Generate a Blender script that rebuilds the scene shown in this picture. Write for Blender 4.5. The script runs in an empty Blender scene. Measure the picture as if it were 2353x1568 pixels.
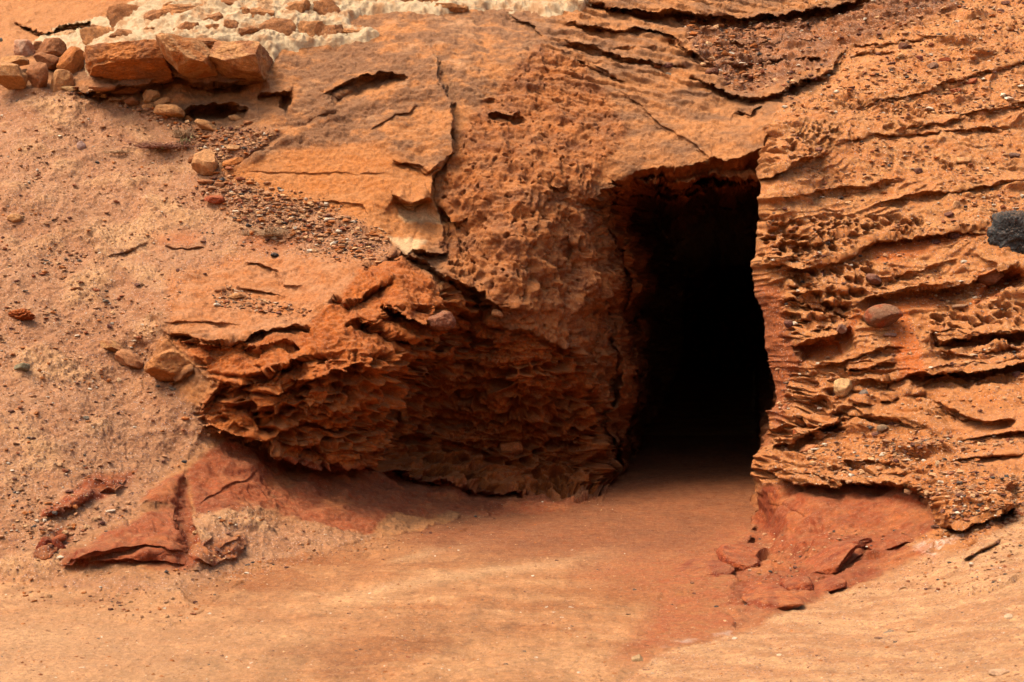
import bpy, math, time
import numpy as np
from concurrent.futures import ThreadPoolExecutor
T0 = time.time()
# ------------------------------------------------------------------ survey frame
# The site was surveyed from the photographer's station: a direction (u, v) and a
# distance Y (metres) give a point of the real terrain.
FL, CU, HV, EH = 3268.0, 1176.5, 730.0, 1.7
GF = EH * FL
def xyz(u, v, Y):
    return np.stack([(u - CU) / FL * Y, Y + 0 * u, EH - (v - HV) / FL * Y], -1)
def gd(v):
    return GF / np.maximum(v - HV, 1.0)
f32 = np.float32
# ------------------------------------------------------------------ noise
rng = np.random.default_rng(11)
GT = rng.normal(size=(64 ** 3, 3)); GT /= np.linalg.norm(GT, axis=1)[:, None]; GT = GT.astype(f32)
POOL = ThreadPoolExecutor(4)
def par(fn, *arrs):
    n = len(arrs[0])
    if n < 60000: return fn(*arrs)
    k = 16; b = [n * i // k for i in range(k + 1)]
    r = list(POOL.map(lambda i: fn(*[a[b[i]:b[i + 1]] for a in arrs]), range(k)))
    if isinstance(r[0], tuple): return tuple(np.concatenate([q[j] for q in r]) for j in range(len(r[0])))
    return np.concatenate(r)
def _gn(P):
    i = np.floor(P).astype(np.int32); f = (P - i).astype(f32); i &= 63
    j = (i + 1) & 63
    w = f * f * f * (f * (f * 6 - 15) + 10)
    X = (i[:, 0] << 12, j[:, 0] << 12); Yy = (i[:, 1] << 6, j[:, 1] << 6); Z = (i[:, 2], j[:, 2])
    def g(a, b, c):
        t = GT[X[a] + Yy[b] + Z[c]]
        return t[:, 0] * (f[:, 0] - a) + t[:, 1] * (f[:, 1] - b) + t[:, 2] * (f[:, 2] - c)
    wx, wy, wz = w[:, 0], w[:, 1], w[:, 2]
    def lx(b, c):
        a0 = g(0, b, c); return a0 + wx * (g(1, b, c) - a0)
    def ly(c):
        a0 = lx(0, c); return a0 + wy * (lx(1, c) - a0)
    a0 = ly(0)
    return (a0 + wz * (ly(1) - a0)) * 1.5
def noise(P, freq, off=0.0):
    q = (P * np.asarray(freq, f32) + f32(off) + f32(13.7)).astype(f32)
    return par(_gn, q)
def fbm(P, freq, octs=4, gain=0.5, off=0.0, ridge=False):
    s = 0; a = 1.0; tot = 0; fr = np.asarray(freq, f32)
    for o in range(octs):
        n = noise(P, fr, off + o * 7.31)
        if ridge: n = 1 - 2 * np.abs(n)
        s = s + a * n; tot += a; a *= gain; fr = fr * f32(2.03)
    return s / tot
WT = rng.random((256, 256, 3)).astype(f32)
def _wor(q):
    i = np.floor(q).astype(np.int32)
    F1 = np.full(len(q), 9, f32); F2 = np.full(len(q), 9, f32); R = np.zeros(len(q), f32); DZ = np.zeros(len(q), f32)
    for dx in (-1, 0, 1):
        for dy in (-1, 0, 1):
            cx = i[:, 0] + dx; cy = i[:, 1] + dy
            t = WT[cx & 255, cy & 255]
            d = np.hypot(cx + .1 + .8 * t[:, 0] - q[:, 0], cy + .1 + .8 * t[:, 1] - q[:, 1]).astype(f32)
            c = d < F1
            F2 = np.where(c, F1, np.minimum(F2, d)); R = np.where(c, t[:, 2], R); DZ = np.where(c, q[:, 1] - (cy + .1 + .8 * t[:, 1]), DZ); F1 = np.where(c, d, F1)
    return F1, F2, R, DZ
def worley(a, b, full=False):
    r = par(_wor, np.stack([a, b], -1).astype(f32) + 40)
    return r if full else r[:3]
def sstep(x, a=0.0, b=1.0):
    t = np.clip((x - a) / (b - a), 0, 1); return t * t * (3 - 2 * t)
def mix(a, b, t):
    a = np.asarray(a); b = np.asarray(b); t = np.asarray(t)
    if t.ndim == 1 and (a.shape[-1:] == (3,) or b.shape[-1:] == (3,)): t = t[:, None]
    return a * (1 - t) + b * t
def smin(a, b, k):
    h = np.clip(.5 + .5 * (b - a) / k, 0, 1); return b * (1 - h) + a * h - k * h * (1 - h)
# ------------------------------------------------------------------ base depth
CP = [
 # far top left hill, wall, dome top
 (-200,-150,20),(-200,60,18.3),(60,-150,19.5),(60,40,18),(200,90,16.4),(250,-100,18.6),(340,-80,17),(600,-150,17.2),(600,40,15.5),
 (900,-150,17.6),(900,20,15.9),(1200,-150,18.2),(1200,20,16.2),(1000,110,14.9),(1200,110,14.9),(700,150,14.9),(420,130,15.0),(560,150,14.9),(250,150,15.0),
 (60,150,15.4),(-200,180,15.6),
 # dome and orange face
 (700,230,14.4),(860,190,14.5),(1000,220,14.2),(1150,230,14.3),(1030,330,13.75),(760,330,13.9),(540,400,13.75),(620,480,13.3),(760,500,13.2),(900,450,13.3),(900,560,12.95),
 (1000,520,13.4),(1180,380,13.6),(1300,200,14.6),(1300,330,13.95),(1420,330,13.9),(1500,250,14.3),(1600,320,13.8),(1700,350,13.5),(1340,450,13.7),(1340,600,13.75),(1340,900,13.85),(1340,1090,13.95),
 (1180,550,12.95),(1180,700,12.8),(1200,900,13.3),(1220,1080,13.95),(1060,600,13.2),
 # tafoni
 (1000,640,12.5),(1080,760,12.9),(900,700,11.95),(1010,760,12.15),(1000,900,13.1),(1010,1040,13.55),(900,640,12.15),(850,590,12.6),
 (600,820,11.3),(480,800,11.45),(500,900,11.35),(720,800,11.35),(880,850,11.5),(760,930,11.4),(800,1040,11.75),(650,1030,11.5),(560,960,11.35),
 (400,740,11.75),(520,740,11.75),(640,690,12.1),(700,760,11.6),(760,640,12.2),(640,600,12.7),(480,620,12.6),
 # scree
 (-200,260,15.0),(0,230,14.9),(150,225,14.8),(300,260,14.6),(430,330,14.2),(480,420,13.7),(330,400,13.9),(0,500,13.0),(-200,500,13.0),(200,600,12.7),(350,560,13.0),(0,800,11.4),(-200,800,11.3),(200,800,11.7),
 (330,830,11.8),(0,1100,10.0),(-200,1100,9.8),(200,1000,10.7),(380,950,11.3),(300,1180,9.95),(420,1060,11.0),(100,1250,9.4),(0,1340,9.1),(-200,1330,9.2),(200,1370,8.7),(420,1385,8.5),
 # ramp
 (450,1180,10.15),(560,1130,10.7),(640,1075,11.5),(600,1210,10.35),(760,1100,11.8),(760,1200,10.9),(870,1085,12.35),(900,1180,11.6),(1000,1120,12.7),(1050,1180,12.1),(1200,1145,13.3),(1300,1158,13.2),(560,1290,9.8),(850,1250,10.75),
 # under the path
 (-200,1500,7.9),(200,1500,7.9),(600,1420,8.9),(1000,1350,9.7),(1300,1300,10.3),(1200,1500,7.9),(-200,1800,5.9),(200,1800,5.9),(800,1700,6.4),(1300,1750,6.1),(1500,1300,10.0),(1550,1400,8.55),
 # right cliff
 (1740,1215,11.5),(1700,1300,9.8),(1700,1400,8.35),(1850,1388,8.45),(1760,1100,11.3),(1850,1160,10.6),(2000,1150,10.3),(1850,1250,9.95),(1900,1330,9.05),(2000,1250,9.65),(2100,1215,9.6),(2170,1130,9.7),
 (2260,1130,9.5),(2353,1050,10.0),(2353,1160,9.2),(2600,1000,9.6),(1800,1020,11.5),(2000,1030,11.0),(2200,950,10.8),(2353,900,10.8),(2600,850,10.6),(1790,900,12.0),(1900,800,11.75),(2021,740,11.85),(2150,720,11.85),
 (2353,700,11.8),(2600,650,11.9),(1745,640,12.25),(1900,600,12.2),(2100,560,12.3),(2353,520,12.4),(2600,450,12.8),(1755,430,12.5),(1900,400,12.9),(2100,350,13.3),(2353,300,13.8),(2600,200,14.8),
 (1775,300,13.2),(1900,240,13.9),(2100,150,14.8),(2353,100,15.4),(2600,0,16.6),(2353,-150,18),(2100,-50,17.0),
 # bowl
 (1725,240,14.3),(1720,200,14.9),(1600,160,15.0),(1450,110,15.3),(1500,20,16.4),(1720,100,16.0),(1880,140,15.3),(1900,60,16.4),(1600,-150,18),(1900,-150,18.4),(1250,60,15.6),
 # bank
 (1430,1568,6.66),(1500,1500,7.2),(1650,1465,7.5),(1850,1400,8.2),(2000,1335,8.75),(2120,1290,8.9),(2353,1200,9.0),(2353,1350,7.5),(2353,1568,5.5),(1900,1568,6.1),(2100,1450,7.1),(2600,1300,7.6),(2600,1568,5.2),
 (1430,1800,5.25),(1900,1800,4.7),(2600,1800,4.1),
]
CP = np.array(CP, float)
def _phi(r2):
    return np.where(r2 > 0, r2 * np.log(np.maximum(r2, 1e-12)), 0)
def _fit():
    x = CP[:, :2] / 1000; n = len(x)
    r2 = ((x[:, None] - x[None]) ** 2).sum(-1)
    A = np.zeros((n + 3, n + 3)); A[:n, :n] = _phi(r2) + 2e-4 * np.eye(n)
    A[:n, n] = 1; A[:n, n + 1:] = x; A[n:, :n] = A[:n, n:].T
    b = np.zeros(n + 3); b[:n] = CP[:, 2]
    return np.linalg.solve(A, b)
RW = _fit()
def rbf(u, v):
    def fn(a, b):
        s = RW[-3] + RW[-2] * a + RW[-1] * b
        for (cu, cv, _), w in zip(CP / [1000, 1000, 1], RW[:-3]):
            r2 = (a - cu) ** 2 + (b - cv) ** 2 + 1e-12
            s = s + w * r2 * np.log(r2)
        return s
    return par(fn, u / 1000, v / 1000)
# right cliff edge, tunnel outline
EUP = np.array([(1790,-200),(1785,250),(1768,285),(1752,330),(1748,400),(1757,428),(1752,500),(1745,560),(1737,620),(1742,675),(1762,715),(1766,790),(1784,860),(1792,920),(1778,960),(1780,1015),(1742,1040),(1735,1075),(1738,1110),(1748,1150),(1752,1180),(1735,1215),(1680,1255),(1580,1290),(1500,1380),(1440,1500),(1400,1600),(1350,2000)], float)
def eu(v): return np.interp(v, EUP[:, 1], EUP[:, 0])
ELP = np.array([(1362,380),(1362,418),(1355,500),(1372,560),(1388,650),(1366,760),(1372,900),(1350,1000),(1352,1140),(1352,1300)], float)
def eL(v): return np.interp(v, ELP[:, 1], ELP[:, 0])
LIP = np.array([(1300,420),(1360,418),(1426,411),(1461,398),(1512,388),(1528,380),(1551,394),(1587,387),(1618,375),(1641,365),(1664,378),(1720,368),(1800,360)], float)
def lip(u): return np.interp(u, LIP[:, 0], LIP[:, 1])
# ------------------------------------------------------------------ line and area features
def pline(pts, U, V):
    """signed distance (positive = below a line drawn left to right), position 0..1 along it"""
    p = np.array(pts, float); seg = np.diff(p, axis=0); L = np.hypot(seg[:, 0], seg[:, 1]); cum = np.concatenate([[0], np.cumsum(L)])
    best = np.full(U.shape, 1e9); sg = np.ones(U.shape); tt = np.zeros(U.shape)
    for k in range(len(seg)):
        dx, dy = seg[k]; a = U - p[k, 0]; b = V - p[k, 1]
        t = np.clip((a * dx + b * dy) / (L[k] ** 2), 0, 1)
        d = np.hypot(a - t * dx, b - t * dy); c = d < best
        best = np.where(c, d, best); sg = np.where(c, np.sign(dx * b - dy * a), sg); tt = np.where(c, (cum[k] + t * L[k]) / cum[-1], tt)
    return best * sg, tt
def psdf(poly, U, V):
    p = np.array(poly, float); q = np.roll(p, -1, 0); best = np.full(U.shape, 1e9); ins = np.zeros(U.shape, bool)
    for (x0, y0), (x1, y1) in zip(p, q):
        dx, dy = x1 - x0, y1 - y0; a = U - x0; b = V - y0
        t = np.clip((a * dx + b * dy) / (dx * dx + dy * dy + 1e-9), 0, 1)
        best = np.minimum(best, np.hypot(a - t * dx, b - t * dy))
        if y0 != y1: ins ^= ((y0 > V) != (y1 > V)) & (U < x0 + (V - y0) / (y1 - y0) * dx)
    return np.where(ins, best, -best)
def sel_of(pts, U, V, m):
    p = np.array(pts, float)
    return np.nonzero((U > p[:, 0].min() - m) & (U < p[:, 0].max() + m) & (V > p[:, 1].min() - m) & (V < p[:, 1].max() + m))[0]
# ledges: points, bulge above (m), recess below (m), reach above, reach below (units)
LEDGES = [
 # left promontory
 ([(398,763),(440,782),(485,794),(559,783),(574,767),(620,758),(664,751),(730,759)], .05,.20,30,34),
 ([(461,947),(504,892),(560,880),(598,868),(640,849),(722,818)], .07,.20,16,30),
 ([(470,975),(530,1000),(600,1020),(640,1052),(700,1066),(760,1072),(800,1074),(850,1072),(910,1085),(970,1102),(1050,1114),(1100,1124),(1200,1134),(1290,1148),(1350,1142)], .10,.42,30,50),
 ([(832,619),(860,612),(895,595),(915,588)], .05,.16,12,22),
 ([(766,681),(793,700),(830,690),(850,672),(900,650)], .06,.20,14,24),
 ([(795,735),(840,748),(880,772),(940,790),(985,776)], .10,.28,18,30),
 ([(870,700),(930,712),(975,742),(1022,748)], .22,.50,26,40),
 ([(620,905),(680,880),(740,862),(800,858),(830,835)], .07,.16,18,30),
 ([(700,872),(690,905),(720,935),(790,942),(850,915),(890,880)], .05,.14,14,26),
 ([(560,800),(600,812),(640,798),(690,800)], .04,.12,10,20),
 ([(640,985),(700,972),(780,985),(860,968),(905,962)], .06,.14,16,26),
 ([(520,930),(560,925),(600,940),(660,950)], .05,.14,12,24),
 ([(640,1018),(700,1030),(770,1026),(860,1040)], .06,.12,12,20),
 ([(543,661),(575,664),(609,673),(660,681)], .02,.07,10,16),
 ([(560,600),(600,606),(640,630),(652,655),(690,648)], .02,.07,14,18),
 ([(380,745),(470,738),(560,742)], .02,.05,10,14),
 # corner of tafoni block (drawn downwards: left side stands forward)
 ([(1030,690),(1022,765),(985,805),(966,829),(942,868),(915,908),(903,939),(903,966),(880,1017),(845,1072)][::-1], .20,.55,50,90),
 ([(911,583),(950,600),(989,611),(1020,634),(1067,654),(1118,673),(1140,700),(1157,722)], .12,.30,26,34),
 ([(1040,690),(1080,720),(1120,735),(1161,752),(1216,759),(1251,775),(1294,802),(1333,829)], .06,.10,16,24),
 ([(930,800),(1000,815),(1080,830),(1180,860)], .05,.10,14,24),
 ([(950,1000),(1040,1020),(1120,1035),(1180,1060)], .08,.14,18,26),
 ([(1140,980),(1200,985),(1280,1010),(1330,1020)], .04,.10,12,20),
 # dome
 ([(500,402),(560,372),(640,322),(700,292),(770,264),(850,219),(930,207),(1010,196)][::-1], .10,.12,26,18),
 ([(738,220),(780,195),(820,176),(860,168),(900,165),(934,178)], .06,.28,14,18),
 ([(560,396),(650,399),(746,396),(820,400),(900,398)], .01,.03,6,6),
 ([(993,121),(1016,187),(1038,234),(1034,305),(1038,351),(1020,371),(1000,400),(992,452),(1010,520),(1022,585)][::-1], .14,.14,26,18),
 ([(903,367),(930,371),(973,379),(985,394),(1028,363)], .03,.13,10,18),
 ([(905,447),(945,470),(993,453)], .20,.16,26,24),
 ([(946,577),(985,588),(1026,584)], .22,.20,24,20),
 ([(1016,470),(1050,505),(1075,500)], .08,.15,14,18),
 ([(1121,262),(1150,262),(1176,272),(1196,258)], .10,.18,16,16),
 ([(1262,425),(1285,438),(1305,425)], .10,.15,16,16),
 ([(850,300),(905,265),(940,262),(960,240)], .03,.05,10,8),
 ([(700,470),(760,462),(830,470),(842,500)], .02,.05,10,12),
 # wall foot, niche and caves
 ([(170,208),(250,205),(300,198),(340,186),(400,172),(450,190),(510,190),(560,186),(612,176)], .10,.50,30,44),
 ([(412,268),(440,248),(490,238),(530,240),(575,252)], .06,.45,14,24),
 ([(590,215),(630,212),(668,206)], .10,.25,18,30),
 # lip of the tunnel
 # bowl, upper right
 ([(1335,8),(1400,18),(1450,24),(1520,30),(1600,38),(1720,40),(1850,31),(1930,18),(2010,2)], .16,.55,26,34),
 ([(1290,60),(1387,68),(1434,76),(1481,70),(1512,76),(1548,92),(1579,119),(1610,139),(1640,160)], .12,.26,18,24),
 ([(1282,90),(1305,102),(1411,129),(1508,150),(1587,156)], .08,.20,16,18),
 ([(1161,35),(1200,48),(1227,62),(1240,90)], .10,.12,14,16),
 ([(1310,140),(1350,150),(1440,190)], .05,.14,12,14),
 ([(1589,176),(1640,194),(1692,222),(1721,232),(1772,224),(1831,201),(1879,182),(1905,165),(1925,140),(1950,122)], .14,.34,8,26),
 ([(1948,112),(2014,108),(2080,94),(2208,86)], .04,.12,8,12),
 ([(1959,137),(2007,126),(2062,121)], .04,.10,8,12),
 ([(1670,160),(1750,148),(1809,145),(1908,134)], .05,.20,12,16),
 ([(1330,105),(1450,110),(1560,112)], .03,.08,10,12),
 ([(1407,196),(1470,245),(1528,289),(1606,345),(1664,394)], .04,.05,30,22),
 ([(1690,255),(1730,262),(1760,245)], .05,.18,10,14),
 # right cliff
 ([(1747,412),(1787,398),(1823,383),(1860,368),(1893,353)], .10,.14,22,14),
 ([(1750,590),(1787,608),(1842,614),(1908,600),(1963,585),(2014,554),(2117,542),(2270,526)], .07,.17,16,20),
 ([(1798,682),(1860,684),(1900,691),(1930,702),(1959,700)], .06,.14,14,16),
 ([(1966,707),(1988,691),(2043,680),(2109,665),(2183,665),(2227,652),(2353,600)], .08,.24,16,22),
 ([(1820,795),(1860,786),(1915,775),(1959,752)], .08,.26,14,28),
 ([(2142,762),(2164,788),(2190,775),(2227,778),(2300,775),(2360,772),(2500,765)], .10,.30,20,22),
 ([(2080,862),(2124,860),(2201,856),(2280,845),(2353,832),(2500,810)], .12,.34,26,30),
 ([(2150,815),(2220,818),(2290,812),(2360,800)], .05,.12,10,12),
 ([(2142,920),(2172,931),(2216,957),(2263,972),(2340,965)], .09,.18,18,20),
 ([(1941,843),(1970,850),(2025,841),(2060,835)], .04,.14,12,12),
 ([(1959,874),(2043,882),(2106,860)], .05,.10,12,14),
 ([(1775,1030),(1824,1022),(1842,1005),(1897,984),(1934,966)], .14,.22,26,22),
 ([(1800,905),(1850,925),(1900,915)], .04,.06,14,10),
 ([(1768,1090),(1800,1100),(1826,1112),(1860,1108),(1900,1114),(1923,1119),(1939,1106),(2001,1115),(2079,1119),(2122,1131),(2141,1135),(2149,1172),(2160,1208)], .10,.26,22,26),
 ([(2160,1210),(2215,1217),(2254,1197),(2305,1178),(2335,1168)], .18,.22,34,22),
 ([(1900,1075),(1960,1068),(2020,1062),(2080,1075)], .05,.09,12,12),
 ([(1760,1005),(1810,985),(1850,960)], .04,.12,12,10),
 ([(2210,1290),(2250,1270),(2300,1240)], .05,.10,12,12),
 ([(1765,458),(1850,452),(1950,430),(2080,417)], .05,.11,14,14),
 ([(2000,472),(2150,442),(2260,430),(2400,412)], .05,.12,14,14),
 ([(1950,255),(2100,217),(2250,172),(2400,130)], .05,.13,14,14),
 ([(2050,302),(2200,272),(2353,237),(2450,220)], .05,.12,14,16),
 ([(1900,335),(2000,312),(2150,302),(2353,290)], .04,.10,12,14),
 ([(1990,645),(2100,625),(2200,600)], .03,.07,10,12),
 ([(1850,853),(1920,838),(1990,812),(2080,800)], .05,.12,12,12),
 ([(1960,930),(2050,913),(2130,905)], .05,.12,12,14),
 ([(1900,955),(2000,958),(2140,984)], .05,.10,12,14),
 ([(2200,1012),(2353,992),(2450,985)], .05,.12,14,16),
 ([(1790,560),(1870,556),(1950,540)], .04,.09,10,10),
 ([(1800,655),(1880,650),(1960,655)], .04,.10,10,12),
 ([(1815,735),(1880,735),(1940,725)], .04,.10,10,12),
 ([(2180,1062),(2260,1050),(2353,1045)], .05,.10,14,14),
 ([(1640,100),(1760,108),(1900,95)], .04,.10,12,12),
 ([(1620,70),(1760,76),(1900,62)], .04,.10,10,12),
 # red rock toe
 ([(1869,1330),(1904,1324),(1962,1287),(1997,1260)], .05,.05,22,10),
 ([(1980,1255),(2040,1262),(2095,1240)], .05,.05,14,10),
 
 ([(1767,1160),(1806,1164),(1857,1187)], .01,.04,10,6),
 ([(2040,1140),(2100,1150),(2160,1148)], .01,.03,8,6),
 # red outcrop, left foreground
 ([(146,1306),(175,1296),(205,1282),(270,1266),(330,1256),(380,1258),(432,1278)], .05,.06,26,8),
 ([(200,1296),(300,1288),(380,1290),(430,1302)], .04,.04,10,8),
 ([(438,1302),(508,1296),(547,1284),(572,1250)], .04,.03,14,12),
 ([(455,1160),(480,1135),(520,1115),(565,1100),(600,1070)], .01,.035,8,6),
 ([(440,1270),(490,1240),(500,1225)], .02,.03,10,8),
 ([(500,1278),(520,1250),(560,1238)], .02,.03,10,8),
 ([(105,1192),(150,1180),(215,1140)], .03,.05,14,10),
 ([(230,1120),(270,1130),(300,1112)], .02,.04,14,10),
 ([(1280,1310),(1350,1300),(1420,1306),(1500,1296)], .01,.02,10,8),
 # far top left
 ([(30,48),(90,72),(140,75),(220,60)], .25,.35,26,20),
 # scree ledges
 ([(215,545),(240,590),(300,580),(340,555)], .03,.06,22,16),
 ([(375,565),(420,570),(470,560)], .02,.05,12,10),
 ([(345,845),(400,880),(445,850)], .10,.10,26,14),
]
# grooves: points, depth (m), half width (units)
GROOVES = [
 ([(420,1085),(426,1150),(432,1220),(436,1300)], .12, 15), ([(1857,1187),(1861,1226),(1857,1300)], .03, 5),
 ([(1997,1258),(1962,1285),(1904,1322),(1869,1332)], .05, 4), ([(640,1090),(625,1130),(622,1160)], .02, 4),
  ([(1885,1180),(1870,1215)], .02, 4),
 ([(1000,560),(1040,620)], .06, 8), ([(740,820),(735,860),(738,900)], .05, 7), ([(560,930),(580,960),(590,990)], .04, 8),
 ([(1528,385),(1534,430)], .05, 5), ([(1290,470),(1285,560),(1300,650)], .07, 10), ([(1100,420),(1095,520),(1110,600)], .05, 12),
 ([(1200,380),(1215,470),(1205,560)], .05, 10), ([(1245,520),(1250,620),(1240,700)], .06, 9), ([(2052,350),(2055,420)], .03, 4),
 ([(838,262),(842,300)], .03, 4), ([(1155,300),(1180,350),(1170,420)], .05, 12), ([(1320,560),(1310,640)], .06, 10),
 ([(1720,232),(1722,300),(1745,350)], .12, 16), ([(2150,990),(2250,1000),(2353,1010)], .05, 18),
 ([(1640,370),(1700,430)], .06, 6), ([(1665,362),(1740,420)], .07, 6),
]
# areas: polygon, forward (m, negative = hollow), softness (units)
AREAS = [
 ([(144,1300),(150,1280),(168,1252),(250,1211),(344,1176),(406,1164),(424,1180),(430,1300),(380,1292),(300,1296),(200,1304)], .22, 34),
 ([(436,1300),(440,1200),(500,1180),(562,1225),(572,1250),(547,1284),(508,1298)], .12, 26),
 ([(315,1160),(335,1130),(380,1095),(424,1085),(424,1160),(380,1168)], .12, 24),
 ([(95,1192),(110,1165),(140,1130),(180,1110),(215,1120),(215,1145),(180,1165),(140,1190)], .10, 20),
 ([(205,1095),(230,1080),(315,1080),(300,1110),(270,1126),(235,1115)], .08, 18),
 ([(85,1285),(92,1255),(125,1225),(160,1215),(140,1255),(110,1290)], .07, 14),
 ([(1760,1125),(1860,1150),(1868,1310),(1780,1345),(1705,1300),(1725,1215)], .18, 90),
 ([(1540,1300),(1640,1262),(1740,1225),(1760,1330),(1690,1360),(1600,1345)], .10, 80),
 ([(1470,1320),(1560,1300),(1640,1330),(1600,1365),(1500,1350)], .25, 30),
 ([(2135,1080),(2330,1090),(2330,1165),(2165,1208),(2143,1140)], .18, 26),
 ([(2230,575),(2300,590),(2420,575),(2420,640),(2290,625)], .22, 26),
 ([(1905,1325),(2000,1262),(2120,1250),(2090,1295),(1960,1335)], .06, 16),
 ([(775,222),(815,190),(850,174),(900,172),(932,182),(928,192),(880,207),(820,227),(770,240)], -.18, 14),
 ([(738,222),(765,215),(790,232),(760,240)], -.08, 10),
 ([(440,255),(470,242),(520,242),(548,256),(540,276),(470,280)], -.25, 10),
 ([(645,215),(672,213),(675,235),(662,262),(645,245)], -.25, 9),
 ([(1110,232),(1135,225),(1150,240),(1125,256)], -.10, 8),
 ([(1838,792),(1926,786),(1938,812),(1900,830),(1838,834)], -.10, 8),
 ([(2142,762),(2353,772),(2353,800),(2200,812),(2140,800)], -.10, 8),
 ([(2060,862),(2353,838),(2600,820),(2600,850),(2353,870),(2230,915),(2100,900)], -.14, 12),
 ([(1320,136),(1345,142),(1350,150),(1330,150)], -.15, 5),
 ([(1276,560),(1300,545),(1310,580),(1300,610),(1280,600)], -.14, 12),
 ([(940,700),(1010,712),(1015,740),(960,742)], -.10, 8),
 ([(820,720),(900,770),(980,790),(960,800),(880,790),(810,760)], -.12, 12),
 ([(1050,660),(1110,680),(1130,720),(1090,710)], -.15, 10),
 ([(480,800),(600,800),(600,855),(560,862),(480,850)], -.05, 10),
 ([(906,462),(992,464),(1010,520),(930,516)], -.05, 6),
 ([(2150,1020),(2190,1010),(2185,1040),(2160,1060),(2145,1045)], -.08, 10),
 ([(2040,870),(2060,880),(2030,900)], -.06, 6),
 ([(2260,650),(2353,620),(2353,650),(2300,690),(2240,700)], -.15, 12),
 ([(1685,370),(1745,372),(1745,430),(1700,420)], -.05, 12),
]
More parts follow.
